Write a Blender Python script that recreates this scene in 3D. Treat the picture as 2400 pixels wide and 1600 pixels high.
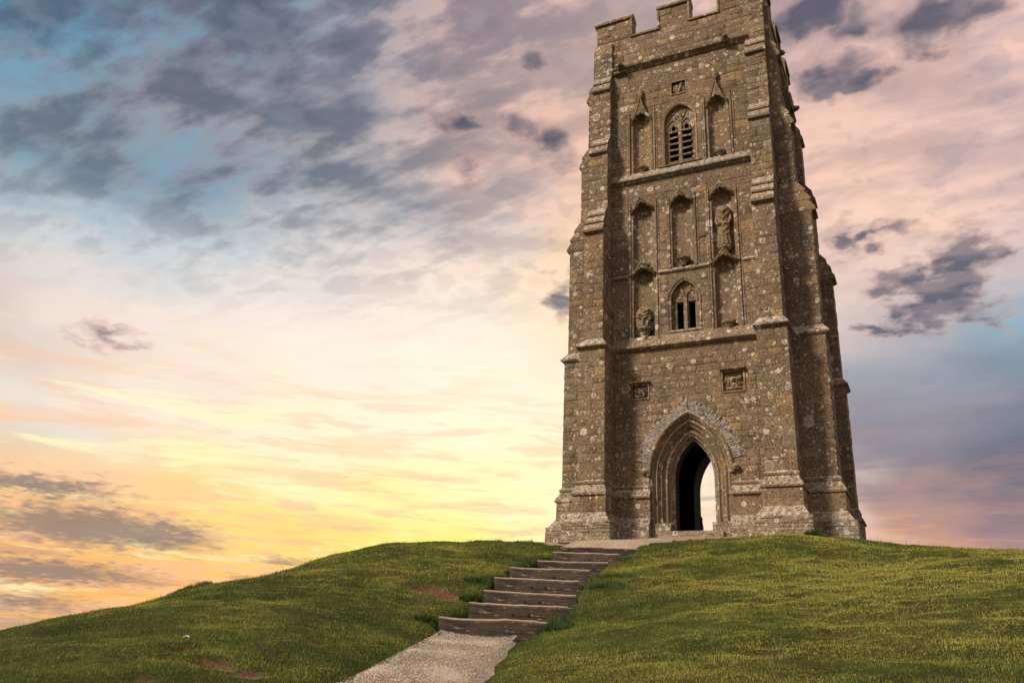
import bpy, math, random
import numpy as np
from mathutils import Vector, Matrix, noise as mnoise
from mathutils.geometry import tessellate_polygon
random.seed(7); rng = np.random.default_rng(7)
for o in list(bpy.data.objects): bpy.data.objects.remove(o)
SC = bpy.context.scene; COL = SC.collection
R = math.radians; PI = math.pi

# ------------------------------------------------------------------ camera
CAM = (6.592, -25.877, -3.567); YAW, PITCH, ROLL = R(26.904), R(20.579), R(2.658)
fwd0 = Vector((-math.sin(YAW), math.cos(YAW), 0)); rt = Vector((math.cos(YAW), math.sin(YAW), 0)); up0 = Vector((0, 0, 1))
fw = fwd0*math.cos(PITCH)+up0*math.sin(PITCH); up1 = up0*math.cos(PITCH)-fwd0*math.sin(PITCH)
cx = rt*math.cos(ROLL)+up1*math.sin(ROLL); cyv = up1*math.cos(ROLL)-rt*math.sin(ROLL)
cd = bpy.data.cameras.new('camera'); cam = bpy.data.objects.new('camera', cd); COL.objects.link(cam)
cd.sensor_width = 36; cd.lens = 1951.26/2400*36; cd.clip_start = .1; cd.clip_end = 20000
cam.matrix_world = Matrix(((cx.x, cyv.x, -fw.x, CAM[0]), (cx.y, cyv.y, -fw.y, CAM[1]), (cx.z, cyv.z, -fw.z, CAM[2]), (0, 0, 0, 1)))
SC.camera = cam

# ------------------------------------------------------------------ light, sky, exposure
SUN_AZ, SUN_EL = -142.0, 38.0            # compass degrees from +Y towards +X: soft light from the left, behind the viewer
sl = bpy.data.lights.new('sun', 'SUN'); sl.energy = 3.1; sl.angle = R(11); sl.color = (1, .83, .64)
so = bpy.data.objects.new('sun', sl); COL.objects.link(so)
sd = Vector((math.sin(R(SUN_AZ))*math.cos(R(SUN_EL)), math.cos(R(SUN_AZ))*math.cos(R(SUN_EL)), math.sin(R(SUN_EL))))
so.rotation_euler = (-sd).to_track_quat('-Z', 'Y').to_euler()
vs = SC.view_settings; vs.view_transform = 'Standard'; vs.look = 'None'; vs.exposure = .5; vs.gamma = 1; vs.use_curve_mapping = False
SC.render.engine = 'CYCLES'; SC.cycles.max_bounces = 4; SC.cycles.diffuse_bounces = 3; SC.cycles.glossy_bounces = 2; SC.cycles.transmission_bounces = 2

class NT:
    """small helper that writes node trees"""
    def __init__(s, nt): s.nt = nt; s.n = nt.nodes; s.l = nt.links
    def new(s, t, **k):
        q = s.n.new(t)
        for a, b in k.items(): setattr(q, a, b)
        return q
    def put(s, sock, v):
        if isinstance(v, bpy.types.NodeSocket): s.l.new(v, sock)
        elif v is not None: sock.default_value = v
    def m(s, op, a, b=None, c=None, clamp=False):
        q = s.new('ShaderNodeMath', operation=op, use_clamp=clamp); s.put(q.inputs[0], a)
        if b is not None: s.put(q.inputs[1], b)
        if c is not None: s.put(q.inputs[2], c)
        return q.outputs[0]
    def v(s, op, a, b=None, scale=None):
        q = s.new('ShaderNodeVectorMath', operation=op); s.put(q.inputs[0], a)
        if b is not None: s.put(q.inputs[1], b)
        if scale is not None: s.put(q.inputs[3], scale)
        return q.outputs['Value'] if op in ('DOT_PRODUCT', 'LENGTH', 'DISTANCE') else q.outputs[0]
    def mix(s, f, a, b, mode='MIX'):
        q = s.new('ShaderNodeMix', data_type='RGBA', blend_type=mode); q.clamp_factor = True
        s.put(q.inputs[0], f); s.put(q.inputs[6], col(a)); s.put(q.inputs[7], col(b)); return q.outputs[2]
    def noise(s, vec, scale, detail=4, rough=.55, dist=0, col_=False):
        q = s.new('ShaderNodeTexNoise'); s.put(q.inputs['Vector'], vec); q.inputs['Scale'].default_value = scale
        q.inputs['Detail'].default_value = detail; q.inputs['Roughness'].default_value = rough; q.inputs['Distortion'].default_value = dist
        return q.outputs[1] if col_ else q.outputs[0]
    def voro(s, vec, scale, feature='F1'):
        q = s.new('ShaderNodeTexVoronoi', feature=feature); s.put(q.inputs['Vector'], vec); q.inputs['Scale'].default_value = scale; return q
    def ss(s, x, a, b, lo=0., hi=1.):
        q = s.new('ShaderNodeMapRange', interpolation_type='SMOOTHSTEP'); s.put(q.inputs[0], x)
        for i, w in zip((1, 2, 3, 4), (a, b, lo, hi)): s.put(q.inputs[i], w)
        return q.outputs[0]
    def lin(s, x, a, b, lo=0., hi=1.):
        q = s.new('ShaderNodeMapRange'); s.put(q.inputs[0], x)
        for i, w in zip((1, 2, 3, 4), (a, b, lo, hi)): s.put(q.inputs[i], w)
        return q.outputs[0]
def col(c): return (*c, 1) if isinstance(c, tuple) and len(c) == 3 else c
def lin1(v): v /= 255; return v/12.92 if v <= .04045 else ((v+.055)/1.055)**2.4
def srgb(r, g, b): return (lin1(r), lin1(g), lin1(b))

# sky: colour of the dusk air, column by column of the compass (degrees of height: colour), then clouds
SKY = [(-64, [(0,(205,185,200)),(2,(232,158,96)),(7,(242,190,128)),(13,(218,216,210)),(17,(215,190,175)),(22.5,(200,207,210)),(26.5,(118,140,156)),(29,(138,147,158)),(34,(88,132,158)),(45,(86,108,132)),(90,(110,122,145))]),
 (-51, [(0,(232,178,122)),(3,(253,184,96)),(8,(252,206,136)),(13,(244,228,208)),(19,(242,224,212)),(24,(198,208,212)),(28.5,(128,147,164)),(32,(150,148,156)),(38,(98,108,128)),(90,(110,122,145))]),
 (-40, [(0,(252,196,104)),(5,(255,212,118)),(8,(255,230,140)),(12,(255,240,200)),(20,(253,236,222)),(25,(222,214,208)),(30,(155,158,166)),(33,(165,160,162)),(39,(120,120,137)),(90,(115,122,145))]),
 (-31, [(0,(255,226,116)),(6,(255,238,122)),(10,(255,246,176)),(14,(255,246,214)),(19,(255,242,222)),(24,(246,224,206)),(28,(226,206,196)),(34,(193,168,160)),(41,(152,136,144)),(90,(120,125,145))]),
 (-22, [(0,(255,240,170)),(8,(255,248,188)),(14,(255,244,212)),(18,(255,240,210)),(26,(255,220,180)),(33.6,(216,178,160)),(41,(170,150,150)),(90,(125,126,145))]),
 (-12, [(0,(250,225,195)),(12,(245,222,200)),(20,(240,212,190)),(29,(235,200,180)),(40,(185,162,160)),(90,(130,128,145))]),
 (-1, [(0,(212,156,122)),(7,(200,150,126)),(12.8,(140,130,140)),(17.7,(156,158,168)),(22,(205,190,188)),(27.7,(246,212,190)),(32,(240,200,180)),(41,(188,162,164)),(90,(130,128,145))]),
 (8, [(0,(205,155,136)),(7,(168,134,132)),(10.5,(114,108,122)),(16,(106,118,138)),(20.3,(140,172,188)),(24.8,(205,186,188)),(28.4,(218,188,180)),(37,(212,182,178)),(60,(150,140,152)),(90,(125,128,145))]),
 (60, [(0,(205,172,155)),(10,(215,186,168)),(28,(200,184,180)),(48,(165,160,168)),(90,(120,128,147))])]
BLOBS=[(4.5,38.3,3.3,1.2,1),(7.0,38.6,2.0,1.0,1),(-3.7,40.3,3.6,1.3,.9),(-0.2,39.4,2.0,1.0,.8),(-2.9,36.3,2.7,1.0,.95),(-0.2,36.0,1.4,.6,1),(4.2,24.3,1.6,1.3,1),(3.0,22.7,1.7,1.4,1),(.6,23.4,1.9,.8,1),(1.6,21.3,2.6,.8,.9),(-1.1,20.5,2.2,.5,.75),(4.8,20.9,1.6,.9,.6),(-2.9,26.3,1.3,.9,.85),(-.6,26.4,1.9,.5,.7),(-26.2,39.6,1.2,.7,.8),(-32.2,35.1,1.6,.65,.9),(-27.2,35.1,1.8,.8,.9),(-24.3,33.6,1.6,1.3,.7),(-31,31.9,1.6,1.1,.55),(-23,23.9,.9,1.3,.85),(-54,17.6,1.7,.8,.5),(-53,6.1,5.2,.95,1),(-49,6.0,3,.7,.95),(-56,8.2,4,.55,.8),(-54.6,3.4,5,.6,.9),(-55.6,1.6,3.6,.5,.6),(-41.2,5,1.5,.3,.5)]
def build_world():
    w = bpy.data.worlds.new('World'); SC.world = w; w.use_nodes = True
    t = NT(w.node_tree); t.n.clear()
    d = t.v('NORMALIZE', t.new('ShaderNodeTexCoord').outputs['Generated'])
    sx = t.new('ShaderNodeSeparateXYZ'); t.put(sx.inputs[0], d); x, y, z = sx.outputs
    el = t.m('MULTIPLY', t.m('ARCSINE', z), 180/PI); az = t.m('MULTIPLY', t.m('ARCTAN2', x, y), 180/PI)
    # cloud-deck plane coordinates: clouds shrink and flatten towards the horizon
    inv = t.m('DIVIDE', 1., t.m('ADD', t.m('MAXIMUM', z, 0.), .16))
    cb = t.new('ShaderNodeCombineXYZ'); t.put(cb.inputs[0], t.m('MULTIPLY', x, inv)); t.put(cb.inputs[1], t.m('MULTIPLY', y, inv)); deck = cb.outputs[0]
    def n2d(vec, scale, detail, rough=.6, dist=0., c=False):
        q = t.new('ShaderNodeTexNoise', noise_dimensions='2D'); t.put(q.inputs['Vector'], vec); q.inputs['Scale'].default_value = scale
        q.inputs['Detail'].default_value = detail; q.inputs['Roughness'].default_value = rough; q.inputs['Distortion'].default_value = dist; return q.outputs[1 if c else 0]
    soft = t.new('ShaderNodeSeparateXYZ'); t.put(soft.inputs[0], n2d(deck, 2.2, 3, .5, 0, True))
    wob = t.ss(el, 0., 16., .2, 1.)
    azs = t.m('MULTIPLY_ADD', t.m('SUBTRACT', soft.outputs[0], .5), 16., az); els = t.m('MULTIPLY_ADD', t.m('SUBTRACT', soft.outputs[1], .5), t.m('MULTIPLY', wob, 8.), el)
    c1 = None
    for i, (a, st) in enumerate(SKY):
        rp = t.new('ShaderNodeValToRGB'); t.put(rp.inputs[0], t.m('DIVIDE', els, 90.)); cr = rp.color_ramp
        for j, (e, c) in enumerate(st):
            q = cr.elements[0] if j == 0 else (cr.elements[1] if j == 1 else cr.elements.new(e/90)); q.position = e/90; q.color = col(srgb(*c))
        c1 = rp.outputs[0] if c1 is None else t.mix(t.ss(azs, float(SKY[i-1][0]), float(a)), c1, rp.outputs[0])
        if i == 0: first = rp.outputs[0]
        last = rp.outputs[0]
    c1 = t.mix(t.ss(az, -75., -120.), c1, last)
    # clear dusk air
    sk = t.new('ShaderNodeTexSky', sky_type='NISHITA'); sk.sun_disc = False; sk.sun_elevation = R(SUN_EL); sk.sun_rotation = R(SUN_AZ)
    c1 = t.mix(.05, c1, t.v('SCALE', sk.outputs[0], scale=.06))
    # mottled high cloud: rotated, stretched puffs
    mp = t.new('ShaderNodeMapping'); t.put(mp.inputs[0], deck); mp.inputs['Rotation'].default_value = (0, 0, R(-62)); mp.inputs['Scale'].default_value = (1., 2.2, 1)
    n2 = n2d(mp.outputs[0], 6.0, 5, .54, .0); nb = t.new('ShaderNodeSeparateXYZ'); t.put(nb.inputs[0], n2d(deck, 13., 4, .52, .0, True)); nf = nb.outputs[2]
    hi = t.ss(el, 17., 33.); left = t.ss(az, -16., -46.)
    c1 = t.mix(t.m('MULTIPLY', t.ss(n2, .42, .66), t.m('MULTIPLY', hi, t.m('MULTIPLY_ADD', left, .35, .40))), c1, t.mix(left, srgb(152, 134, 136), srgb(76, 90, 110)))
    c1 = t.mix(t.m('MULTIPLY', t.ss(n2, .50, .32), t.m('MULTIPLY', hi, .55)), c1, t.mix(t.ss(az, -30., -50.), srgb(244, 202, 182), srgb(118, 164, 188)))
    c1 = t.mix(t.m('MULTIPLY', t.ss(nf, .48, .70), t.m('MULTIPLY', t.ss(el, 20., 28.), .30)), c1, t.mix(left, srgb(218, 180, 166), srgb(142, 148, 162)))
    c1 = t.mix(t.m('MULTIPLY', t.ss(nf, .46, .34), t.m('MULTIPLY', t.ss(el, 20., 28.), .20)), c1, srgb(124, 122, 138))
    # streaks lying along the horizon
    cs = t.new('ShaderNodeCombineXYZ'); t.put(cs.inputs[0], t.m('MULTIPLY', az, .05)); t.put(cs.inputs[1], t.m('MULTIPLY', el, .40))
    n4 = n2d(cs.outputs[0], 1.5, 6, .60, .35); lowm = t.ss(el, 22., 9.); n5 = n2d(cs.outputs[0], 3.1, 4, .6, .25)
    c1 = t.mix(t.m('MULTIPLY', t.ss(n4, .51, .66), t.m('MULTIPLY', lowm, t.ss(az, -24., -8., .55, .14))), c1, t.mix(t.ss(az, -26., -8.), srgb(246, 196, 150), srgb(214, 156, 132)))
    c1 = t.mix(t.m('MULTIPLY', t.ss(n4, .46, .32), t.m('MULTIPLY', lowm, .65)), c1, t.mix(t.ss(az, -20., -10.), srgb(255, 248, 190), srgb(138, 126, 138)))
    c1 = t.mix(t.m('MULTIPLY', t.ss(n5, .52, .68), t.m('MULTIPLY', t.ss(el, 11., 4.), .75)), c1, t.mix(t.ss(az, -30., -10.), srgb(252, 178, 92), srgb(244, 176, 122)))
    c1 = t.mix(t.m('MULTIPLY', t.ss(n5, .50, .66), t.m('MULTIPLY', t.ss(el, 21., 13.), t.ss(az, -10., -24., 0., .5))), c1, srgb(240, 198, 168))
    c1 = t.mix(t.m('MULTIPLY', t.ss(n5, .47, .33), t.m('MULTIPLY', t.ss(el, 9., 3.), t.ss(az, -30., -44., 0., .6))), c1, srgb(176, 140, 122))
    # separate darker clouds, ragged by noise
    cw = t.new('ShaderNodeCombineXYZ'); t.put(cw.inputs[0], t.m('MULTIPLY_ADD', t.m('SUBTRACT', nb.outputs[0], .5), t.m('MULTIPLY', wob, 5.), az))
    t.put(cw.inputs[1], t.m('MULTIPLY_ADD', t.m('SUBTRACT', nb.outputs[1], .5), t.m('MULTIPLY', wob, 3.2), el)); tot = 0.
    for a, e, ra, re, s_ in BLOBS:
        ra *= 1.8; re *= 1.85
        q = t.new('ShaderNodeVectorMath', operation='MULTIPLY_ADD'); t.put(q.inputs[0], cw.outputs[0]); q.inputs[1].default_value = (1/ra, 1/re, 0); q.inputs[2].default_value = (-a/ra, -e/re, 0)
        g = t.m('SUBTRACT', 1., t.v('LENGTH', q.outputs[0])); tot = t.m('MAXIMUM', tot, t.m('MULTIPLY', g, s_))
    cov = t.ss(t.m('MULTIPLY_ADD', t.m('SUBTRACT', n2d(deck, 19., 6, .58, 0.), .5), 1.15, tot), -.06, .62)
    cov = t.m('MULTIPLY', cov, t.ss(tot, .02, .22))
    dense = t.ss(t.m('MULTIPLY_ADD', t.m('SUBTRACT', nf, .5), .9, tot), .0, .72)
    ccol = t.mix(t.ss(el, 16., 6.), t.mix(dense, srgb(184, 152, 148), t.mix(t.ss(n2, .40, .62), srgb(122, 112, 122), srgb(72, 78, 98))), t.mix(dense, srgb(190, 150, 122), srgb(140, 122, 114)))
    rim = t.m('MULTIPLY', t.ss(cov, .02, .35), t.ss(cov, .8, .4)); c1 = t.mix(t.m('MULTIPLY', rim, .12), c1, srgb(232, 182, 160))
    c1 = t.mix(t.m('MULTIPLY', cov, t.m('MULTIPLY_ADD', dense, .37, .50)), c1, ccol)
    # dull ground light below the horizon
    c1 = t.mix(t.ss(z, -.01, -.12), c1, srgb(120, 112, 96))
    bg = t.new('ShaderNodeBackground'); t.put(bg.inputs[0], c1); bg.inputs[1].default_value = .79
    out = t.new('ShaderNodeOutputWorld'); t.l.new(bg.outputs[0], out.inputs[0])
    w.cycles.sampling_method = 'NONE'
build_world()

# ------------------------------------------------------------------ materials
def mat(name):
    m = bpy.data.materials.new(name); m.use_nodes = True; t = NT(m.node_tree)
    b = t.n['Principled BSDF']; return m, t, b
def stone_material(name, lichen=1., tone=1., grey=0.):
    m, t, b = mat(name)
    g = t.new('ShaderNodeNewGeometry'); P = g.outputs['Position']
    oi = t.new('ShaderNodeObjectInfo').outputs['Random']
    rnd = t.m('FRACT', t.m('ADD', g.outputs['Random Per Island'], oi))
    rnd2 = t.m('FRACT', t.m('MULTIPLY', rnd, 7.31))
    nz = t.new('ShaderNodeSeparateXYZ'); t.put(nz.inputs[0], g.outputs['True Normal'])
    pz = t.new('ShaderNodeSeparateXYZ'); t.put(pz.inputs[0], P)
    big = t.noise(P, .55, 4, .6); med = t.noise(P, 3.4, 5, .65); fine = t.noise(P, 16, 6, .7); vfine = t.noise(P, 48, 3, .6)
    c = t.mix(t.ss(big, .35, .65), (.164, .124, .086), (.232, .168, .108))
    c = t.mix(t.ss(rnd, .86, .97, 0, .6), c, (.30, .20, .10))           # ochre blocks
    c = t.mix(t.ss(rnd2, .86, .97, 0, .6), c, (.21, .185, .155))        # greyer blocks
    c = t.mix(t.ss(med, .54, .72, 0, .75), c, (.275, .185, .100))
    c = t.mix(t.ss(med, .44, .28, 0, .8), c, (.098, .072, .050))
    c = t.v('SCALE', c, scale=t.lin(rnd, 0, 1, .9, 1.12))
    c = t.v('SCALE', c, scale=t.lin(fine, .28, .72, .34, 1.62))
    pit = t.voro(P, 13.); pits = t.ss(pit.outputs[0], .34, .14); pm = t.ss(t.noise(P, 1.7, 3), .38, .56)
    c = t.mix(t.m('MULTIPLY', t.m('MULTIPLY', pits, pm), .8), c, (.055, .040, .028))
    # brown run-off streaks below ledges
    sp = t.new('ShaderNodeMapping'); t.put(sp.inputs[0], P); sp.inputs['Scale'].default_value = (3.2, 3.2, .28)
    st = t.noise(sp.outputs[0], 1.2, 5, .6); c = t.mix(t.ss(st, .56, .74, 0, .5), c, (.105, .072, .046))
    # lichen: rosettes of three sizes, some of them rings
    Pn = t.v('ADD', P, t.v('SCALE', t.v('SUBTRACT', t.noise(P, 7, 4, .6, 0, True), (.5, .5, .5)), scale=.10))
    lic = 0.
    for sc_, r0, r1, dens, nsc, off in ((1.9, .10, .34, .8, .8, 0.), (4.2, .14, .46, .66, 1.1, 5.), (8.5, .18, .52, .55, 1.9, 9.)):
        vo = t.voro(t.v('ADD', Pn, (off, off, off)), sc_); cc = t.new('ShaderNodeSeparateColor'); t.put(cc.inputs[0], vo.outputs['Color'])
        rad = t.lin(t.m('POWER', cc.outputs[0], 2.), 0, 1, r0, r1); q = t.m('DIVIDE', vo.outputs['Distance'], rad)
        disc = t.ss(q, 1.0, .88); hollow = t.m('MULTIPLY', t.ss(q, .78, .6), t.ss(cc.outputs[2], .45, .6, .15, .8))
        spot = t.m('MULTIPLY', t.m('SUBTRACT', disc, hollow), t.ss(cc.outputs[1], 1-dens, 1-dens+.05))
        spot = t.m('MULTIPLY', spot, t.ss(t.noise(t.v('ADD', P, (off, 3., 1.)), nsc, 4, .6), .415, .54))
        lic = t.m('MAXIMUM', lic, spot)
    speck = t.m('MULTIPLY', t.ss(t.noise(P, 24, 3, .6), .58, .66), t.ss(t.noise(P, 1.2, 3), .40, .60))
    lic = t.m('MAXIMUM', lic, t.m('MULTIPLY', speck, .8))
    upm = t.ss(nz.outputs[2], .25, .6)
    lic = t.m('MAXIMUM', lic, t.m('MULTIPLY', t.m('MULTIPLY', upm, .58), t.ss(t.noise(P, 8, 5, .65), .42, .56)))
    lic = t.m('MULTIPLY', lic, t.m('MULTIPLY', t.ss(vfine, .28, .52, .55, 1), lichen), clamp=True)
    # weather-bleached footing courses
    fm = t.new('ShaderNodeMapping'); t.put(fm.inputs[0], P); fm.inputs['Scale'].default_value = (1.2, 1.2, 7.5)
    foot = t.m('MULTIPLY', t.ss(pz.outputs[2], .62, .3), t.ss(t.noise(fm.outputs[0], 1.6, 6, .65), .40, .60))
    c = t.mix(t.m('MULTIPLY', foot, .52), c, t.mix(t.ss(fine, .4, .6), (.25, .22, .185), (.46, .42, .355)))
    c = t.mix(t.m('MULTIPLY', lic, .9), c, t.mix(vfine, (.50, .47, .41), (.76, .73, .66)))
    if grey: c = t.mix(t.m('MULTIPLY', t.m('SUBTRACT', 1., t.m('MULTIPLY', lic, .8)), grey), c, t.mix(t.ss(fine, .4, .6), (.13, .122, .112), (.40, .38, .35)))
    if tone != 1: c = t.v('SCALE', c, scale=tone)
    t.put(b.inputs['Base Color'], c); b.inputs['Roughness'].default_value = .93; b.inputs['Specular IOR Level'].default_value = .15
    hgt = t.m('ADD', t.m('MULTIPLY', fine, .9), t.m('ADD', t.m('MULTIPLY', med, 1.2), t.m('MULTIPLY', vfine, .35)))
    hgt = t.m('SUBTRACT', t.m('ADD', hgt, t.m('MULTIPLY', lic, .10)), t.m('MULTIPLY', t.m('MULTIPLY', pits, pm), .5))
    bp = t.new('ShaderNodeBump'); bp.inputs['Strength'].default_value = .85; bp.inputs['Distance'].default_value = .035; t.put(bp.inputs['Height'], hgt)
    t.l.new(bp.outputs[0], b.inputs['Normal']); return m
M = {}
M['stone'] = stone_material('weathered_stone')
M['trim'] = stone_material('dressed_stone', .95, 1.08)
M['carved'] = stone_material('carved_stone', .3, 1.15)
M['rubble'] = stone_material('lias_stone', 1.3, 1.1, .8)
M['mortar'] = stone_material('mortar_bed', .6, .85)
def simple(name, c, rough=.9):
    m, t, b = mat(name); P = t.new('ShaderNodeNewGeometry').outputs['Position']; n = t.noise(P, 6, 5, .6)
    t.put(b.inputs['Base Color'], t.mix(t.ss(n, .3, .7), tuple(x*.75 for x in c), tuple(x*1.2 for x in c))); b.inputs['Roughness'].default_value = rough; return m
M['shade_dark'] = simple('shade_dark_stone', (.035, .03, .027))  # interior shade put into the stone colour, near black
def soil_material():
    m, t, b = mat('turf_soil'); P = t.new('ShaderNodeNewGeometry').outputs['Position']
    a = t.new('ShaderNodeAttribute', attribute_name='bare').outputs['Fac']
    n = t.noise(P, .8, 5, .6); f = t.noise(P, 22, 6, .7)
    g = t.mix(t.ss(n, .35, .65), (.030, .040, .010), (.060, .066, .016)); g = t.v('SCALE', g, scale=t.lin(f, .3, .7, .5, 1.5))
    s = t.mix(t.ss(f, .35, .65), (.070, .034, .020), (.21, .115, .07)); s = t.mix(t.ss(t.noise(P, 2.5, 3), .52, .66), s, (.19, .13, .085))
    t.put(b.inputs['Base Color'], t.mix(a, g, s)); b.inputs['Roughness'].default_value = .95; b.inputs['Specular IOR Level'].default_value = .1
    bp = t.new('ShaderNodeBump'); bp.inputs['Strength'].default_value = .9; bp.inputs['Distance'].default_value = .05; t.put(bp.inputs['Height'], t.m('ADD', f, t.noise(P, 7, 4)))
    t.l.new(bp.outputs[0], b.inputs['Normal']); return m
M['soil'] = soil_material()
def grass_material():
    m, t, b = mat('grass_blades'); a = t.new('ShaderNodeAttribute', attribute_name='blade'); c = a.outputs['Color']
    t.put(b.inputs['Base Color'], c); b.inputs['Roughness'].default_value = .65; b.inputs['Specular IOR Level'].default_value = .2
    nn = t.v('NORMALIZE', t.v('ADD', t.v('SCALE', t.new('ShaderNodeNewGeometry').outputs['Normal'], scale=.6), (0, 0, .8))); t.put(b.inputs['Normal'], nn)
    tr = t.new('ShaderNodeBsdfTranslucent'); t.put(tr.inputs[0], t.v('MULTIPLY', c, (1.1, 1.15, .6)))
    ms = t.new('ShaderNodeMixShader'); ms.inputs[0].default_value = .3; t.l.new(b.outputs[0], ms.inputs[1]); t.l.new(tr.outputs[0], ms.inputs[2])
    t.l.new(ms.outputs[0], t.n['Material Output'].inputs[0]); return m
M['grass'] = grass_material()
def gravel_material(name, c0, c1):
    m, t, b = mat(name); g = t.new('ShaderNodeNewGeometry'); P = g.outputs['Position']
    r_ = g.outputs['Random Per Island']; f = t.noise(P, 60, 4, .7); n = t.noise(P, 1.6, 4, .6); v = t.voro(P, 55.)
    c = t.mix(t.ss(f, .3, .7), c0, c1); c = t.v('SCALE', c, scale=t.lin(r_, 0, 1, .6, 1.5)); c = t.v('SCALE', c, scale=t.lin(n, .3, .7, .8, 1.15))
    c = t.v('SCALE', c, scale=t.lin(v.outputs['Distance'], 0., .8, 1.15, .6))
    t.put(b.inputs['Base Color'], c); b.inputs['Roughness'].default_value = .9
    bp = t.new('ShaderNodeBump'); bp.inputs['Strength'].default_value = .8; bp.inputs['Distance'].default_value = .02; t.put(bp.inputs['Height'], t.m('ADD', f, v.outputs['Distance']))
    t.l.new(bp.outputs[0], b.inputs['Normal']); return m
M['gravel'] = gravel_material('beige_gravel', (.36, .295, .225), (.72, .61, .50))
M['apron'] = gravel_material('pale_gravel', (.34, .27, .19), (.58, .475, .345))
def timber_material():
    m, t, b = mat('weathered_timber'); tc = t.new('ShaderNodeTexCoord').outputs['Object']; g = t.new('ShaderNodeNewGeometry')
    mp = t.new('ShaderNodeMapping'); t.put(mp.inputs[0], tc); mp.inputs['Scale'].default_value = (1.3, 12, 22)
    gr = t.noise(mp.outputs[0], 1.6, 7, .65, .8); n = t.noise(tc, 3., 5, .6); oi = t.new('ShaderNodeObjectInfo').outputs['Random']
    c = t.mix(t.ss(gr, .35, .68), (.016, .012, .009), (.072, .052, .038)); c = t.mix(t.ss(n, .45, .7, 0, .5), c, (.098, .076, .057)); c = t.v('SCALE', c, scale=t.lin(oi, 0, 1, .6, 1.5))
    mp2 = t.new('ShaderNodeMapping'); t.put(mp2.inputs[0], tc); mp2.inputs['Scale'].default_value = (3, 14, 14)
    c = t.mix(t.ss(t.noise(mp2.outputs[0], 2.2, 4, .6), .60, .67, 0, .8), c, (.32, .27, .21))       # flaked pale lichen
    nz = t.new('ShaderNodeSeparateXYZ'); t.put(nz.inputs[0], g.outputs['True Normal'])
    c = t.mix(t.ss(nz.outputs[2], .3, .6, 0, .85), c, t.mix(t.ss(gr, .3, .7), (.28, .215, .15), (.54, .43, .31)))  # boots have scoured the upper arris
    t.put(b.inputs['Base Color'], c); b.inputs['Roughness'].default_value = .85
    bp = t.new('ShaderNodeBump'); bp.inputs['Strength'].default_value = .7; bp.inputs['Distance'].default_value = .012; t.put(bp.inputs['Height'], t.m('ADD', gr, n))
    t.l.new(bp.outputs[0], b.inputs['Normal']); return m
M['timber'] = timber_material()
M['iron'] = simple('dark_iron', (.012, .010, .009), .6)
M['white'] = simple('white_quill', (.62, .6, .56), .7)
M['petal'] = simple('yellow_petals', (.62, .34, .02), .7)

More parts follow.
